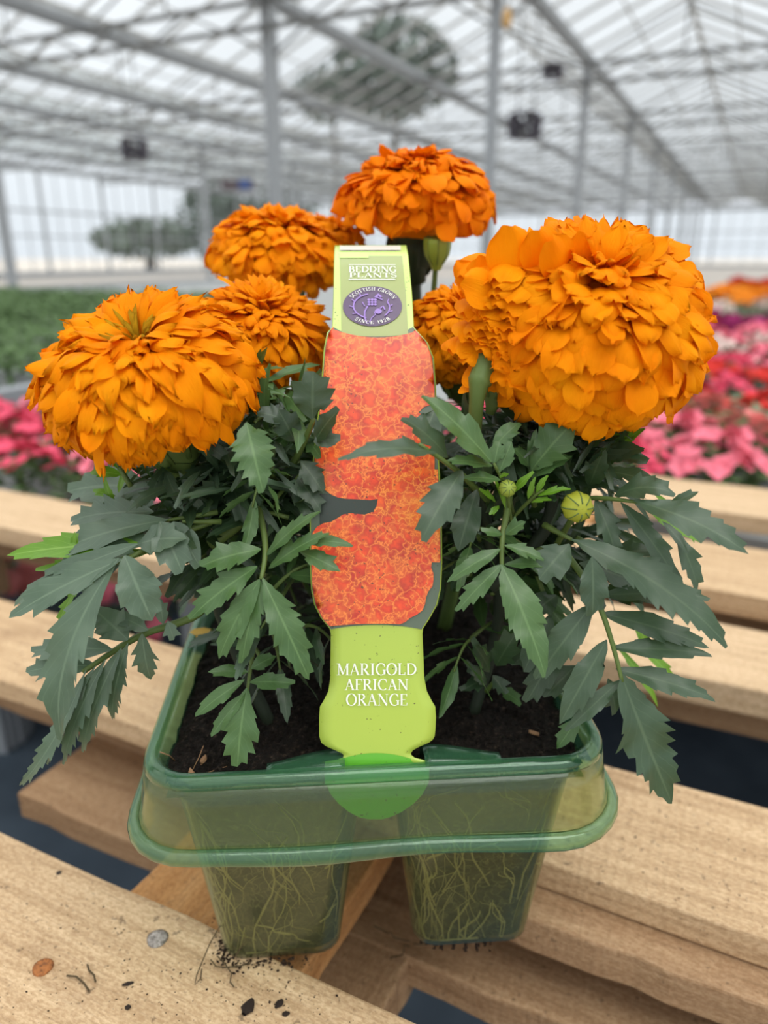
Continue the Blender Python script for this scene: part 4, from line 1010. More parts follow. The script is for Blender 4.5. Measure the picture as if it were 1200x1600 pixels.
leaf(P, M_leaf_mid, [(800, 740, .262), (792, 800, .25), (785, 840, .242), (784, 890, .236)], [
    ((784, 882, .236), (852, 1058, .216), .0135, dict(n=22, teeth=.22, peak=.38, arch=.08)), ((784, 882, .236), (713, 956, .230), .0068, dict(n=12, teeth=.4)), ((782, 858, .238), (698, 910, .232), .0062, dict(n=12, teeth=.4)),
    ((788, 852, .238), (850, 874, .235), .0050, dict(n=10, teeth=.4)), ((788, 882, .238), (848, 884, .236), .0042, dict(n=10, teeth=.3)), ((790, 835, .242), (822, 815, .24), .0055, dict(n=7, teeth=.7)), ((785, 835, .242), (752, 830, .24), .004, dict(n=6, teeth=.7))], rad=.0015)
leaf(P, M_leaf_mid, [(800, 800, .258), (792, 765, .250), (772, 725, .240)], [((768, 722, .238), (660, 617, .240), .0110, dict(n=15, teeth=.22, peak=.4, arch=.06)), ((770, 728, .240), (696, 720, .236), .0052, dict(n=10, teeth=.3)),
    ((782, 750, .242), (722, 748, .238), .0048, dict(n=10, teeth=.3)), ((772, 725, .242), (780, 690, .245), .006, dict(n=7)), ((780, 738, .242), (800, 690, .245), .0062, dict(n=7)), ((770, 700, .246), (812, 660, .25), .007, dict(n=8))], rad=.0011)
leaf(P, M_leaf, [(770, 790, .262), (725, 745, .248), (700, 725, .236), (655, 694, .228)], [((682, 708, .231), (528, 720, .216), .0075, dict(n=16, teeth=.3, arch=.14, peak=.35, bend=.0, lobes=[(.55, -1, .35)])), ((660, 700, .232), (592, 708, .224), .0045, dict(n=8, teeth=.2, arch=.1)),
    ((700, 715, .238), (628, 652, .232), .0095, dict(n=11, teeth=.5)), ((722, 735, .240), (658, 845, .222), .0120, dict(n=13, teeth=.35, peak=.5, arch=.1, h=Vector((-.2, -1, .5)).normalized())), ((680, 640, .256), (660, 690, .25), .010, dict(n=8))], rad=.0013)
leaf(P, M_leaf_dark, None, [((745, 765, .250), (716, 862, .240), .0105, dict(n=11, teeth=.1, arch=.1, peak=.55)), ((760, 760, .255), (740, 700, .25), .008, dict(n=8))])
leaf(P, M_leaf_mid, [(835, 790, .262), (828, 730, .252)], [((830, 735, .250), (905, 652, .248), .0135, dict(n=12, teeth=.5, peak=.5, arch=.08)), ((832, 745, .250), (895, 712, .246), .006, dict(n=10, teeth=.2)), ((826, 728, .252), (802, 700, .25), .006, dict(n=7)), ((828, 735, .252), (838, 670, .254), .005, dict(n=7))], rad=.0012)
leaf(P, M_leaf_young, [(800, 810, .256), (835, 775, .246), (850, 765, .244)], [((840, 775, .245), (892, 763, .240), .0030, dict(n=8, teeth=.5)), ((838, 770, .245), (855, 742, .243), .0025, dict(n=6)), ((830, 785, .246), (862, 780, .242), .0025, dict(n=6)), ((825, 780, .246), (835, 745, .244), .0022, dict(n=6)),
    ((775, 785, .246), (748, 765, .242), .0030, dict(n=6)), ((780, 790, .246), (765, 805, .243), .0025, dict(n=6)), ((790, 795, .247), (772, 750, .243), .0028, dict(n=6)), ((800, 770, .246), (835, 738, .243), .0035, dict(n=7)), ((795, 740, .245), (780, 745, .243), .002, dict(n=5))], rad=.0008)
bud(P, at(793, 763, .242), .0030, Vector((.05, -1, .5)), stem_pts=[at(793, 766, .245), at(795, 790, .25), at(800, 820, .256)])
bud(P, at(902, 792, .240), .0053, Vector((.1, -1, .15)), simple('bud_yellow_green', (.33, .36, .03), .5, .4), stem_pts=[at(902, 794, .243), at(888, 820, .252), at(870, 850, .262)])
leaf(P, M_leaf_dark, [(760, 1080, .262), (775, 1060, .258)], [((760, 1070, .252), (725, 1035, .248), .006, dict(n=8, teeth=.7)), ((765, 1050, .255), (735, 1000, .25), .008, dict(n=8, teeth=.8)), ((760, 1060, .255), (720, 1080, .248), .006, dict(n=8, teeth=.8)), ((775, 1040, .255), (810, 985, .25), .010, dict(n=8, teeth=.8)), ((770, 1055, .255), (790, 1085, .25), .006, dict(n=7, teeth=.8))])
leaf(P, M_leaf_mid, None, [((905, 1120, .236), (870, 1170, .233), .0065, dict(n=8, teeth=.5)), ((780, 1075, .262), (815, 1100, .255), .006, dict(n=6, teeth=.2))])
leaf(P, M_leaf_dark, [(840, 900, .262), (860, 960, .255)], [((860, 960, .25), (818, 1050, .24), .012, dict(n=9, teeth=.2)), ((880, 1000, .25), (822, 1098, .24), .011, dict(n=10, teeth=.4)), ((900, 1040, .248), (850, 1090, .24), .009, dict(n=8)), ((870, 930, .255), (830, 960, .25), .010, dict(n=8)), ((950, 1060, .245), (962, 1115, .24), .007, dict(n=8, teeth=.7)), ((850, 1000, .258), (800, 1040, .25), .010, dict(n=8, teeth=.4))])
for i in range(18):
    a = rnd.uniform(-PI, PI); zc = rnd.uniform(.03, .10); st = lerp(.2, .6, rnd.random())
    p0 = cellc(1, 0, ZR - .008) + Vector((.006 + rnd.gauss(0, .006), rnd.gauss(.008, .006), zc))
    d = Vector((math.cos(a), math.sin(a) * .8 + .25, st))
    if d.x < -.3: d.x *= .4
    pinnate(P, rnd.choice((M_leaf_dark, M_leaf_dark, M_leaf, M_leaf_mid)), p0, d, rnd.uniform(.026, .040), 3, rnd.uniform(.018, .026), rnd, droop=rnd.uniform(.3, .9))
filler(P, at(840, 700, .28), .030, .02, .020, 300, M_leaf_dark, rnd)
filler(P, at(850, 690, .265), .03, .012, .008, 120, M_leaf_dark, rnd, (.008, .018))
filler(P, at(860, 850, .29), .034, .02, .025, 220, M_leaf_dark, rnd)

# ---------------- middle and back plants
def back_plant(ix, iy, lab, c, ax, R, sq, n, L, Wd, seed, stem_px, dark=False, mats=None, nleaf=16, **kw):
    P = plant(ix, iy, lab); rnd = random.Random(seed * 7)
    h, _ = bloom(P, c, ax, R, sq, n, L, Wd, seed, mats=mats, **kw)
    e = calyx(P, h, c, Vector((0, 0, 1)), R, sq, stem_px[0], dark)
    stem(P, [e] + stem_px + [cellc(ix, iy, ZR - .012)], .0026, .0038, M_stem_dark if dark else M_stem)
    for i in range(nleaf):
        a = rnd.uniform(-PI, PI); p0 = cellc(ix, iy, ZR - .008) + Vector((rnd.gauss(0, .006), rnd.gauss(0, .006), rnd.uniform(.03, .12)))
        pinnate(P, rnd.choice((M_leaf_dark, M_leaf, M_leaf_mid, M_leaf_dark)), p0, Vector((math.cos(a), math.sin(a), rnd.uniform(.2, .8))), rnd.uniform(.030, .045), 3, rnd.uniform(.020, .028), rnd, droop=rnd.uniform(.3, .8), n=8)
    filler(P, cellc(ix, iy, ZR + .06) , .03, .03, .035, 160, M_leaf_dark, rnd)
    return P
back_plant(0, 1, 'middle left marigold, its feathery orange bloom tucked behind the front left one', at(408, 528, .318), Vector((.15, -.35, 1)), .0295, .80, 420, .36, .20, 11, [at(415, 640, .325), at(400, 760, .335)], ruffle=.15, elev=(.42, .66, .80), thmax=125, narrow=1, curl=.3, jit=.3, drop=.3)
back_plant(1, 1, 'middle right marigold, mostly hidden between the label and the largest bloom', at(722, 535, .325), Vector((0, -.3, 1)), .0270, .90, 330, .42, .30, 12, [at(735, 660, .335), at(740, 760, .34)], ruffle=.22, elev=(.42, .72, .84))
back_plant(0, 2, 'back left marigold with a wide flattened orange bloom left of the label top', at(434, 400, .405), Vector((.1, -.2, 1)), .0352, .70, 400, .42, .27, 13, [at(440, 500, .41), at(430, 640, .415)], ruffle=.22, elev=(.42, .70, .82), thmax=125, jit=.3)
P = back_plant(1, 2, 'back marigold standing tallest, its domed orange bloom on a dark stem above the label', at(650, 322, .40), Vector((-.02, -.1, 1)), .0378, .70, 380, .42, .31, 14, [at(648, 400, .405), at(650, 480, .408), at(660, 640, .415)], dark=True, mats=[M_petal_red, M_floret], ruffle=.3, elev=(.42, .72, .82), thmax=118, jit=.35, notch=.05)
b = MB(); b.tube([at(636, 345, .398), at(645, 372, .397), at(648, 400, .398), at(650, 440, .402)], [.0125, .010, .006, .0052], 14); b.build('upper_stem', M_stem_dark, P, True)
bud(P, at(683, 388, .375), .0062, Vector((0, -.2, 1)), M_bud, [at(682, 398, .376), at(678, 450, .38), at(672, 520, .39)], open_=True)
# second bloom touching the back left one
rn = random.Random(3)
h, _ = bloom(P_BL if False else [o for o in COL.objects if o.name.startswith('marigold_plant')][4], at(512, 385, .425), Vector((.1, -.1, 1)), .0215, .75, 200, .42, .29, 15, ruffle=.25, elev=(.42, .70, .82))

# ------------------------------------------------------------------ care label strap
YT = [(1170, .2295), (1180, .2290), (1285, .2225)]
KN = [(1285, .2180), (1180, .2250), (1080, .2310), (1000, .2368), (880, .2475), (700, .2640), (540, .2840), (460, .2990), (420, .3100), (402, .3185), (392, .3265), (386, .338)]
KN = KN[::-1]
def YV(v):
    # smooth interpolation through the knots
    if v <= KN[0][0]: return KN[0][1]
    for i in range(len(KN) - 1):
        (a, fa), (b_, fb) = KN[i], KN[i + 1]
        if v <= b_:
            t = (v - a) / (b_ - a); s0 = (KN[i + 1][1] - KN[i - 1][1]) / (KN[i + 1][0] - KN[i - 1][0]) if i > 0 else (fb - fa) / (b_ - a)
            s1 = (KN[i + 2][1] - fa) / (KN[i + 2][0] - a) if i + 2 < len(KN) else (fb - fa) / (b_ - a)
            h = b_ - a; return (2 * t ** 3 - 3 * t * t + 1) * fa + (t ** 3 - 2 * t * t + t) * h * s0 + (-2 * t ** 3 + 3 * t * t) * fb + (t ** 3 - t * t) * h * s1
    return KN[-1][1]
def LM(u, v, off=0.0):
    p = at(u, v, YV(v)); q = at(u, v + 1, YV(v + 1)); d = (q - p); nrm = Vector((0, d.z, -d.y)).normalized()
    if nrm.y > 0: nrm = -nrm
    return p + nrm * off
LE = [(385, 523), (400, 522), (460, 521), (512, 519), (520, 511), (545, 506), (600, 502), (700, 491), (740, 487), (800, 484), (880, 484), (920, 486), (945, 491), (965, 501), (982, 515), (990, 517), (1060, 516), (1080, 513), (1094, 506), (1104, 500), (1120, 499), (1150, 499), (1160, 502), (1166, 510), (1172, 524), (1177, 535), (1180, 537), (1184, 536), (1187, 526), (1190, 508), (1200, 507), (1220, 508), (1240, 517), (1255, 529), (1268, 545), (1276, 560), (1280, 578)]
RE = [(385, 635), (400, 638), (460, 644), (512, 647), (518, 652), (535, 668), (560, 678), (600, 681), (700, 685), (800, 690), (880, 691), (920, 689), (945, 683), (965, 672), (982, 661), (990, 660), (1060, 663), (1080, 667), (1094, 674), (1104, 680), (1120, 681), (1148, 680), (1158, 675), (1166, 656), (1172, 645), (1177, 642), (1180, 643), (1184, 648), (1187, 660), (1190, 670), (1200, 671), (1220, 670), (1240, 660), (1255, 646), (1268, 628), (1276, 610), (1280, 596)]
lab_e = empty('plant_label', LM(590, 1180)); tag(lab_e, 'tall arched care label reading MARIGOLD AFRICAN ORANGE, stuck upright in the front of the pack', 'plant label')
def strip(name, m, v0, v1, lf, rf, off, par=None, step=3, ncol=9, top=None, bot=None):
    """printed region between two heights; top / bot give curved ends as functions of -1..1"""
    b = MB(); rows = []; n = max(2, int((v1 - v0) / step))
    for i in range(n + 1):
        r_ = []
        for j in range(ncol):
            x = -1 + 2 * j / (ncol - 1); a = v0 + (top(x) if top else 0); z = v1 + (bot(x) if bot else 0); v = lerp(a, z, i / n)
            r_.append(LM(lerp(lf(v), rf(v), (x + 1) / 2), v, off))
        rows.append(r_)
    b.grid(rows); return b.build(name, m, par or lab_e, True)
lfE = lambda v: tab(LE, v); rfE = lambda v: tab(RE, v)
# card body with thickness, going on over the arch and down behind the flowers
b = MB(); rows = []
vv = [1280, 1278, 1276, 1272, 1268, 1262, 1255, 1248, 1240, 1230, 1220, 1210, 1200, 1194, 1190, 1188, 1187, 1185, 1184, 1182, 1180, 1178, 1177, 1175, 1172, 1169, 1166, 1163, 1160, 1155, 1150, 1140, 1120, 1110, 1104, 1099, 1094, 1088, 1080, 1070, 1060, 1030, 1000, 990, 982, 975, 965, 955, 945, 930, 920, 900] + list(range(880, 380, -8)) + [386]
vv = sorted(set(vv), reverse=True)
for v in vv: rows.append([LM(lerp(lfE(v), rfE(v), j / 8), v) for j in range(9)])
l0, r0 = at(523, 386, YV(386)), at(635, 386, YV(386))
for (y, z) in ((.345, -.0002), (.352, -.002), (.360, -.007), (.368, -.016), (.378, -.035), (.392, -.075), (.405, -.115), (.415, -.155)):
    yy = y; zz = l0.z + z
    rows.append([Vector((lerp(l0.x, r0.x, j / 8) * (1 if z > -.05 else .97), yy, zz)) for j in range(9)])
b.grid(rows); b.build('card', M_lime, lab_e, True, solid=.00045)
O = .0004
strip('border_panel', M_lime_light, 387, 530, lambda v: lfE(v) + 1, lambda v: rfE(v) - 1, O)
strip('photo_background', M_print_grey, 512, 983, lambda v: lfE(v) + 2, lambda v: rfE(v) - 2, O * 1.3, top=lambda x: 14 * (1 - x * x) - 0, bot=lambda x: -7 * (1 - x * x))
strip('panel', M_olive, 402, 527, lambda v: tab([(400, 531), (530, 534)], v), lambda v: tab([(400, 628), (460, 634), (530, 638)], v), O * 1.5, bot=lambda x: -3 * x * x)
strip('white_strip', M_pale_paper, 387, 394, lambda v: 531, lambda v: 626, O * 2)
strip('stripe', M_lime_light, 398, 406, lambda v: 531, lambda v: 576 + 0 * v, O * 2)
# printed blooms: scalloped patches clipped to the card
def print_blob(cx, cy, rx, ry, m, off, seed, clip=(512, 983)):
    r_ = random.Random(seed); b = MB(); n = 60; prof = []
    for k in range(n):
        a = 2 * PI * k / n; s_ = 1 + .05 * abs(math.sin(a * 6.5 + seed)) + r_.uniform(-.02, .02); prof.append((cx + rx * s_ * math.cos(a), cy + ry * s_ * math.sin(a)))
    rows = []
    for q in range(9):
        f = q / 8; row = []
        for (x, y) in prof:
            px, py = lerp(cx, x, f), lerp(cy, y, f)
            topc = clip[0] + 15 * (1 - ((px - 590) / 75) ** 2) + 2; botc = clip[1] - 7 * (1 - ((px - 590) / 100) ** 2) - 2
            py = max(topc, min(botc, py)); px = max(lfE(py) + 3, min(rfE(py) - 3, px)); row.append(LM(px, py, off))
        rows.append(row)
    b.grid(rows, closed=True); return b.build('printed_bloom', m, lab_e, True)
print_blob(588, 575, 112, 84, M_bloom_print, O * 2.0, 1)
print_blob(566, 700, 116, 78, M_bloom_print, O * 2.4, 2)
strip('printed_leaf_shade', M_print_dark, 772, 822, lambda v: max(lfE(v) + 3, 500), lambda v: 600, O * 2.2)
print_blob(662, 806, 74, 72, M_bloom_print2, O * 2.8, 3)
print_blob(570, 896, 104, 92, M_bloom_print, O * 3.2, 4)
# lower round tongue in brighter green
b = MB(); rows = []
for i in range(40):
    t = i / 39; v = lerp(1176, 1279, t)
    rows.append([LM(lerp(max(lfE(v), 0) + .5, rfE(v) - .5, j / 12), v + ((-1 + j / 6) ** 2) * 9 * (1 - t) ** 2 * 1.0, O) for j in range(13)])
b.grid(rows); b.build('tongue_print', print_mat('green_tongue', (.13, .46, .035)), lab_e, True)

# serif lettering built from strokes (cap height 1)
def arcp(cx, cy, rx, ry, a0, a1, n=14): return [(cx + rx * math.cos(math.radians(lerp(a0, a1, i / n))), cy + ry * math.sin(math.radians(lerp(a0, a1, i / n)))) for i in range(n + 1)]
T_, K_ = .055, .15
def serif(x, y, w_=.17): return ([(x - w_, y), (x + w_, y)], T_)
GLY = {
 'M': (1.0, [([(.14, 0), (.14, 1)], T_ * 1.2), ([(.14, 1), (.50, .08)], K_), ([(.50, .08), (.86, 1)], T_), ([(.86, 1), (.86, 0)], K_), serif(.14, .02), serif(.86, .02), serif(.08, .98, .10), serif(.92, .98, .10)]),
 'A': (.82, [([(.10, 0), (.40, 1)], T_), ([(.38, 1), (.72, 0)], K_), ([(.20, .34), (.60, .34)], T_), serif(.10, .02, .11), serif(.72, .02, .13)]),
 'R': (.78, [([(.16, 0), (.16, 1)], K_), (arcp(.34, .75, .24, .23, 90, -90), None), ([(.16, .97), (.36, .97)], T_), ([(.16, .52), (.36, .52)], T_), ([(.34, .52), (.70, 0)], K_), serif(.16, .02, .15), serif(.08, .98, .08), serif(.72, .02, .08)]),
 'I': (.40, [([(.2, 0), (.2, 1)], K_), serif(.2, .02, .16), serif(.2, .98, .16)]),
 'G': (.84, [(arcp(.46, .5, .38, .50, 45, 300, 22), None), ([(.74, .06), (.74, .42)], K_), serif(.72, .42, .13), ([(.73, .70), (.73, .92)], T_)]),
 'O': (.90, [(arcp(.45, .5, .38, .50, 0, 360, 28), None)]),
 'L': (.66, [([(.16, 0), (.16, 1)], K_), ([(.08, .03), (.60, .03)], T_), ([(.60, .0), (.62, .24)], T_), serif(.16, .98)]),
 'D': (.88, [([(.16, 0), (.16, 1)], K_), (arcp(.32, .5, .46, .485, 90, -90, 18), None), ([(.06, .97), (.34, .97)], T_), ([(.06, .03), (.34, .03)], T_)]),
 'F': (.64, [([(.16, 0), (.16, 1)], K_), ([(.06, .97), (.58, .97)], T_), ([(.58, 1), (.60, .78)], T_), ([(.16, .52), (.48, .52)], T_), serif(.16, .02)]),
 'E': (.68, [([(.16, 0), (.16, 1)], K_), ([(.06, .97), (.58, .97)], T_), ([(.58, 1), (.60, .78)], T_), ([(.16, .52), (.48, .52)], T_), ([(.06, .03), (.60, .03)], T_), ([(.60, 0), (.63, .24)], T_)]),
 'C': (.80, [(arcp(.46, .5, .38, .50, 48, 312, 22), None), ([(.73, .68), (.73, .94)], T_)]),
 'N': (.92, [([(.14, 0), (.14, 1)], T_), ([(.14, 1), (.78, 0)], K_), ([(.78, 0), (.78, 1)], T_), serif(.14, .02, .11), serif(.10, .98, .10), serif(.78, .98, .12)]),
 'B': (.74, [([(.16, 0), (.16, 1)], K_), (arcp(.34, .76, .22, .22, 90, -90), None), (arcp(.34, .28, .28, .26, 90, -90), None), ([(.06, .97), (.36, .97)], T_), ([(.16, .53), (.36, .53)], T_), ([(.06, .03), (.36, .03)], T_)]),
 'P': (.70, [([(.16, 0), (.16, 1)], K_), (arcp(.34, .73, .26, .25, 90, -90), None), ([(.06, .97), (.36, .97)], T_), ([(.16, .48), (.36, .48)], T_), serif(.16, .02)]),
 'T': (.74, [([(.37, 0), (.37, 1)], K_), ([(.05, .97), (.69, .97)], T_), ([(.05, 1), (.04, .76)], T_), ([(.69, 1), (.70, .76)], T_), serif(.37, .02)]),
 'S': (.62, [(arcp(.31, .75, .22, .23, 40, 270, 14) + arcp(.31, .25, .24, .26, 90, -140, 14)[1:], .10), ([(.50, .72), (.50, .94)], T_), ([(.09, .08), (.08, .30)], T_)]),
 'H': (.88, [([(.16, 0), (.16, 1)], K_), ([(.72, 0), (.72, 1)], K_), ([(.16, .5), (.72, .5)], T_), serif(.16, .02), serif(.16, .98), serif(.72, .02), serif(.72, .98)]),
 'W': (1.1, [([(.06, 1), (.34, 0)], K_), ([(.34, 0), (.55, 1)], T_), ([(.55, 1), (.80, 0)], K_), ([(.80, 0), (1.04, 1)], T_)]),
 '1': (.42, [([(.24, 0), (.24, 1)], K_), ([(.24, 1), (.08, .82)], T_), serif(.24, .02, .14)]),
 '9': (.62, [(arcp(.30, .70, .20, .27, 0, 360, 20), None), ([(.50, .70), (.44, .25), (.16, 0)], K_ * .8)]),
 '2': (.62, [(arcp(.30, .72, .20, .26, 160, -40, 12) + [(.08, .05)], .10), ([(.06, .05), (.56, .05)], .12)]),
 '8': (.62, [(arcp(.30, .75, .19, .22, 0, 360, 18), None), (arcp(.30, .27, .23, .25, 0, 360, 18), None)]),
 ' ': (.45, []),
}
def stroke_polys(pts, wd):
    out = []; n = len(pts); L = []; R_ = []
    for i, (x, y) in enumerate(pts):
        x0, y0 = pts[max(i - 1, 0)]; x1, y1 = pts[min(i + 1, n - 1)]; dx, dy = x1 - x0, y1 - y0; l = math.hypot(dx, dy) or 1; dx /= l; dy /= l
        w_ = wd if wd is not None else lerp(T_, K_, abs(dy) ** 1.3)
        L.append((x - dy * w_ / 2, y + dx * w_ / 2)); R_.append((x + dy * w_ / 2, y - dx * w_ / 2))
    return L, R_
def write(text, mapf, m, name, par, track=.06):
    """mapf(x, y) -> point; x runs 0..1 along the line, y 0..1 over the cap height"""
    tot = sum(GLY[ch][0] + track for ch in text) - track; b = MB(); x = 0
    for ch in text:
        w_, st = GLY[ch]
        for pts, wd in st:
            if len(pts) == 2: pts = [(lerp(pts[0][0], pts[1][0], t / 3), lerp(pts[0][1], pts[1][1], t / 3)) for t in range(4)]
            L, R_ = stroke_polys(pts, wd)
            b.grid([[mapf((x + p[0]) / tot, p[1]), mapf((x + q[0]) / tot, q[1])] for p, q in zip(L, R_)])
        x += w_ + track
    return b.build(name, m, par)
def line(text, u0, u1, vb, vt, m=M_white_ink, sk=0, off=O * 2.2, par=None):
    return write(text, lambda x, y: LM(lerp(u0, u1, x), lerp(vb, vt, y) + sk * x, off), m, 'lettering', par or lab_e)
line('MARIGOLD', 527, 651, 1054, 1036, sk=-.5); line('AFRICAN', 539, 638, 1077, 1060); line('ORANGE', 541, 637, 1101, 1083)
line('BEDDING', 545, 619, 429, 420, off=O * 3); line('PLANTS', 546, 620, 437, 430, off=O * 3)
strip('rule', M_white_ink, 439, 440.2, lambda v: 545, lambda v: 618, O * 2.5, step=1); strip('rule', M_white_ink, 416.5, 417.3, lambda v: 545, lambda v: 618, O * 2.5, step=1)
# round badge with the thistle
BC = (582, 481); BR = (46, 31)
b = MB(); b.grid([[LM(BC[0] + BR[0] * f * math.cos(a), BC[1] + BR[1] * f * math.sin(a), O * 2.4) for a in [2 * PI * k / 48 for k in range(48)]] for f in (0.0, .25, .5, .75, 1)], closed=True)
badge = b.build('badge', M_purple, lab_e, True)
def badge_pt(x, y, off=O * 3.4): return LM(BC[0] + BR[0] * x, BC[1] - BR[1] * y, off)
def ringtext(text, a0, a1, r0, r1):
    return write(text, lambda x, y: badge_pt(lerp(r0, r1, y) * math.cos(math.radians(lerp(a0, a1, x))), lerp(r0, r1, y) * math.sin(math.radians(lerp(a0, a1, x)))), M_white_ink, 'lettering', badge, .16)
ringtext('SCOTTISH GROWN', 150, 26, .76, .91); ringtext('SINCE 1928', 232, 306, -0 + .92, .76) if False else write('SINCE 1928', lambda x, y: badge_pt(lerp(.92, .77, y) * math.cos(math.radians(lerp(228, 312, x))), lerp(.92, .77, y) * math.sin(math.radians(lerp(228, 312, x)))), M_white_ink, 'lettering', badge, .16)
b = MB()
def bst(pts, wd):
    L, R_ = stroke_polys(pts, wd); b.grid([[badge_pt(*p), badge_pt(*q)] for p, q in zip(L, R_)])
bst(arcp(.02, -.02, .66, .62, 105, 250, 24), .05); bst(arcp(-.08, -.10, .66, .60, -42, 28, 16), .05)
for a in (130, 160, 185, 215): bst([(.02 + .66 * math.cos(math.radians(a)), -.02 + .62 * math.sin(math.radians(a))), (.02 + .80 * math.cos(math.radians(a - 6)), -.02 + .78 * math.sin(math.radians(a - 6)))], .04)
for a in (-20, 5, 28): bst([(-.08 + .66 * math.cos(math.radians(a)), -.10 + .60 * math.sin(math.radians(a))), (-.08 + .78 * math.cos(math.radians(a + 8)), -.10 + .74 * math.sin(math.radians(a + 8)))], .035)
bst([(-.18, -.9), (-.26, -.6), (-.26, -.3), (-.16, -.02)], .05); bst([(-.26, -.02), (-.34, .18)], .035); bst([(-.10, -.85), (-.02, -.6), (.10, -.45), (.06, -.30)], .035)
def oval(cx, cy, rx, ry): b.grid([[badge_pt(cx + rx * f * math.cos(a), cy + ry * f * math.sin(a)) for a in [2 * PI * k / 16 for k in range(16)]] for f in (0, 1)], closed=True)
for i in range(3):
    for j in range(3): oval(-.12 + .11 * i, .06 + .12 * j, .05, .055)
bst([(.10, .40), (.20, .56), (.30, .42)], .10); bst([(.12, .44), (.34, .30)], .05); oval(.20, -.28, .12, .13); bst([(.26, -.14), (.36, -.02), (.42, -.20)], .06)
b.build('thistle_emblem', M_lilac, badge)

# ------------------------------------------------------------------ benches of bedding plants behind
def bench(name, g0, g1, w0, w1, zt, lab):
    r = empty(name, gw((g0 + g1) / 2, (w0 + w1) / 2, 0), -AZ)
    b = MB(); b.box(gw((g0 + g1) / 2, (w0 + w1) / 2, zt - .02), GD * (g1 - g0) / 2, WD * (w1 - w0) / 2, Vector((0, 0, .02))); b.build('bench_top', M_benchtop, r)
    for wv in (w0, w1):
        b = MB(); b.bar(gw(g0, wv, zt), gw(g1, wv, zt), .045, .09); b.build('side_rail', M_steel, r)
    for gg in (g0 + .2, (g0 + g1) / 2, g1 - .2):
        for wv in (w0 + .1, w1 - .1):
            b = MB(); b.bar(gw(gg, wv, 0), gw(gg, wv, zt - .04), .05); b.build('leg', M_steel, r)
    tag(r, lab, 'bench')
M_benchtop = simple('bench_mesh', (.30, .31, .31), .7, .3)
bench('growing_bench', 1.07, 9.0, -5.0, 1.38, .665, 'long bench right behind the pallet, covered with red and pink bedding plants')
bench('growing_bench', .6, 10.5, 1.50, 6.5, .70, 'bench on the left covered with green seedlings, beyond the pink flowers')
bench('growing_bench', .69, 1.05, .64, 1.42, .665, 'short bench section at the left edge carrying deep pink flowers beside the pallet')
M_fol = simple('bedding_foliage', (.085, .15, .05), .7, .3); M_fol2 = simple('bedding_foliage_grey', (.16, .20, .12), .7, .3)
PROTO = {}
def bedding(key, col, blooms, size, fol=None, tall=.16):
    rnd = random.Random(hash(key) % 1000 if False else sum(map(ord, key))); bf = MB(); bb = MB()
    for i in range(150):
        a = rnd.random() * 2 * PI; r_ = size * .5 * rnd.random() ** .5; z = tall * (1 - (r_ / (size * .5)) ** 2 * .5) * rnd.uniform(.35, .95)
        p = Vector((r_ * math.cos(a), r_ * math.sin(a), z)); q = Vector((math.cos(a), math.sin(a), rnd.uniform(-.3, .8))).normalized(); s_ = q.cross(UPV).normalized(); l = size * rnd.uniform(.10, .2)
        bf.add([p, p + q * l * .5 + s_ * l * .3, p + q * l, p + q * l * .5 - s_ * l * .3], [(0, 1, 2, 3)])
    bf.tube([Vector((0, 0, 0)), Vector((0, 0, tall * .6))], .006, 5)
    for i in range(blooms):
        a = rnd.random() * 2 * PI; r_ = size * .48 * rnd.random() ** .5; z = tall * (1.02 - (r_ / (size * .5)) ** 2 * .35) * rnd.uniform(.85, 1.08)
        p = Vector((r_ * math.cos(a), r_ * math.sin(a), z)); nn = Vector((math.cos(a) * .5 + rnd.gauss(0, .3), math.sin(a) * .5 - .4 + rnd.gauss(0, .3), 1)).normalized(); x = nn.orthogonal().normalized(); y = nn.cross(x); s_ = size * rnd.uniform(.085, .13)
        vs = [p - nn * s_ * .3]; 
        for k in range(10):
            t = 2 * PI * k / 10; rr = s_ * (1.0 if k % 2 else .72); vs.append(p + (x * math.cos(t) + y * math.sin(t)) * rr + nn * s_ * rnd.uniform(0, .25))
        bb.add(vs, [(0, k + 1, (k + 1) % 10 + 1) for k in range(10)])
    r = empty('bedding_plant', (0, 0, 0)); f = bf.build('foliage', fol or M_fol, r); parts = [f]
    if blooms: parts.append(bb.build('blossoms', simple('petals_' + key, col, .7, .2), r))
    PROTO[key] = [r, parts, False]
bedding('pink', (.80, .20, .27), 34, .22); bedding('rose', (.72, .09, .16), 38, .22); bedding('red', (.66, .045, .035), 40, .24); bedding('coral', (.80, .28, .26), 24, .22)
bedding('white', (.70, .55, .50), 34, .24); bedding('magenta', (.36, .03, .15), 42, .24); bedding('orange', (.85, .30, .02), 70, .30, None, .15); bedding('green', (.2, .3, .1), 0, .24, M_fol2, .14); bedding('seedling', (.2, .3, .1), 0, .22, M_fol, .10)
def put(key, P, rz, sc, lab, grp):
    r, parts, used = PROTO[key]
    if used:
        r2 = r.copy(); COL.objects.link(r2)
        for p_ in parts:
            c_ = p_.copy(); COL.objects.link(c_); c_.parent = r2; c_.matrix_parent_inverse = Matrix()
        r = r2
    else: PROTO[key][2] = True
    r.location = P; r.rotation_euler = (0, 0, rz); r.scale = (sc, sc, sc)
    tag(r, lab, 'bedding plant', grp)
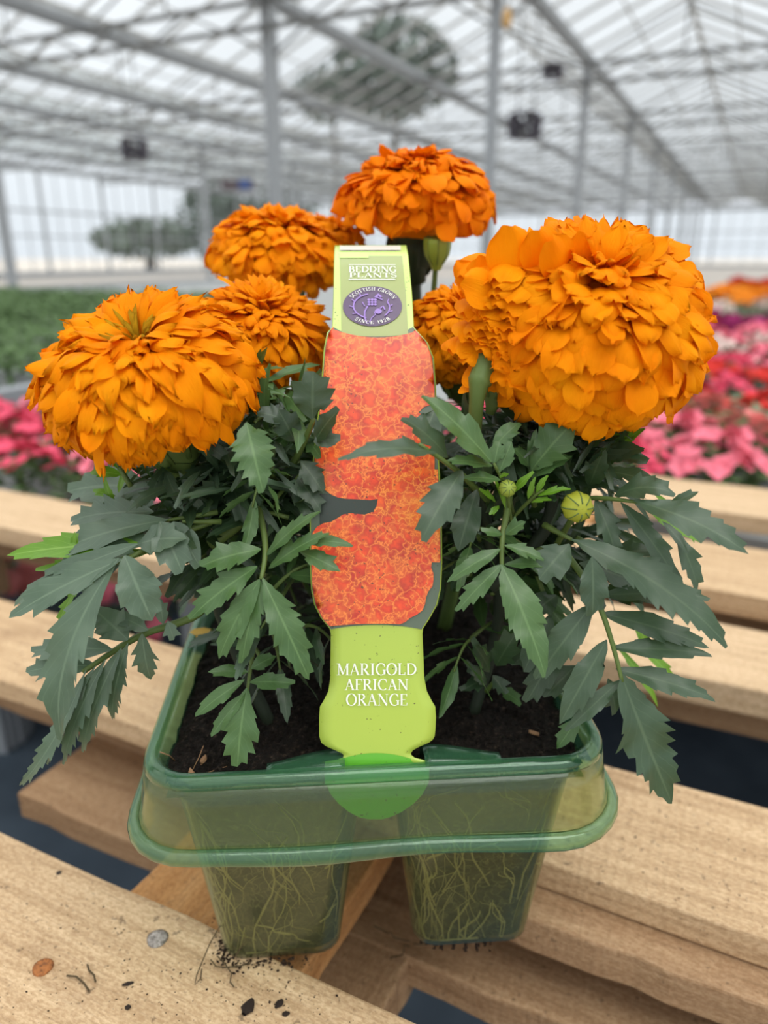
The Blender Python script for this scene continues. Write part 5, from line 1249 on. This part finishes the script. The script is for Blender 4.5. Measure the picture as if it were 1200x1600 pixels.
LABS = {'pink': ('pink flowering bedding plant on the bench, nearest band behind the pallet', 'pink bedding plants'), 'rose': ('deep rose coloured bedding plant in the nearest flower band behind the boards', 'rose bedding plants'),
 'coral': ('salmon coloured bedding plant among the nearest pink flowers', 'salmon bedding plants'), 'red': ('bright red bedding plant in the red band on the right', 'red bedding plants'), 'white': ('whitish pink bedding plant between the magenta and red bands', 'pale bedding plants'),
 'magenta': ('dark magenta bedding plant in the band beyond the pale flowers', 'magenta bedding plants'), 'orange': ('orange bedding plant in the farthest flowering band at right', 'orange bedding plants'),
 'green': ('greyish green plant without flowers between the flower bands on the right', 'unflowered green plants'), 'seedling': ('low green seedling without flowers on the left bench', 'green seedlings on the left bench')}
rnd = random.Random(9)
def band(g0, g1, w0, w1, keys, step, zb=.667, xr=((-60, 400), (740, 1290)), sc=1.0):
    g = g0; r_ = 0
    while g < g1:
        w_ = w0 + (step / 2 if r_ % 2 else 0)
        while w_ < w1:
            P = gw(g + rnd.gauss(0, .02), w_ + rnd.gauss(0, .02), zb); px, py = project(P + Vector((0, 0, .1)))
            if any(a < px < b_ for a, b_ in xr): k = rnd.choice(keys); put(k, P, rnd.random() * 6, sc * rnd.uniform(.85, 1.15), *LABS[k])
            w_ += step
        g += step; r_ += 1
band(1.14, 1.46, -3, 1.26, ['pink', 'rose', 'pink', 'coral'], .125, sc=.66)
band(.74, 1.06, .70, 1.40, ['rose', 'rose', 'pink'], .125, sc=.66)
band(1.50, 1.66, -3, 1.25, ['green', 'green', 'coral'], .14, sc=.66)
band(1.70, 2.15, -3.5, 1.25, ['red', 'red', 'red', 'rose'], .15, sc=.66)
band(2.2, 2.5, -3.8, 1.25, ['rose', 'pink', 'magenta'], .16, sc=.7)
band(2.55, 3.1, -4, 1.25, ['white', 'white', 'pink'], .17, sc=.7)
band(3.15, 4.0, -4.5, .2, ['magenta', 'magenta', 'rose'], .19, sc=.75)
band(4.1, 5.2, -4.7, .2, ['green', 'green', 'white'], .23, sc=.85)
band(5.3, 7.5, -4.8, .2, ['orange'], .27, sc=.85)
band(7.6, 8.8, -4.8, .2, ['red'], .26, sc=.9)
band(1.35, 4.6, 1.7, 6.2, ['seedling'], .205, zb=.702, xr=((-60, 420),))
# plants on the low shelf showing through the gaps of the pallet
r = empty('low_shelf', gw(.6, .3, .3), -AZ)
# each of these stands on the ground mat in a pot
def potted(u, v, z, key, lab):
    r_ = ray(u, v); t = (z - CAM_H) / r_.z; P = Vector((r_.x * t, r_.y * t, .062)); e_ = empty('potted_plant', (P.x, P.y, .034))
    b = MB(); b.tube([Vector((P.x, P.y, .034)), Vector((P.x, P.y, .19))], [.055, .075], 14); b.build('pot', M_fan, e_, True)
    rr, parts, used = PROTO[key]
    for p_ in parts:
        c_ = p_.copy(); COL.objects.link(c_); c_.parent = e_; c_.matrix_parent_inverse = Matrix(); c_.location = (0, 0, .15); c_.scale = (1.5, 1.5, 1.5 * (z - .19) / .2 if z > .3 else 1.5)
    tag(e_, lab, 'potted plant')
bpy.data.objects.remove(r)
potted(25, 850, .42, 'coral', 'pink flowered plant seen through the gap between the boards at the left edge')
potted(1140, 830, .42, 'red', 'red flowered plant seen through the gap between the boards at the right edge')
potted(290, 895, .42, 'pink', 'pink flowered plant seen below the front left leaves, under the pallet')
for k, v_ in PROTO.items():
    if not v_[2]: pass
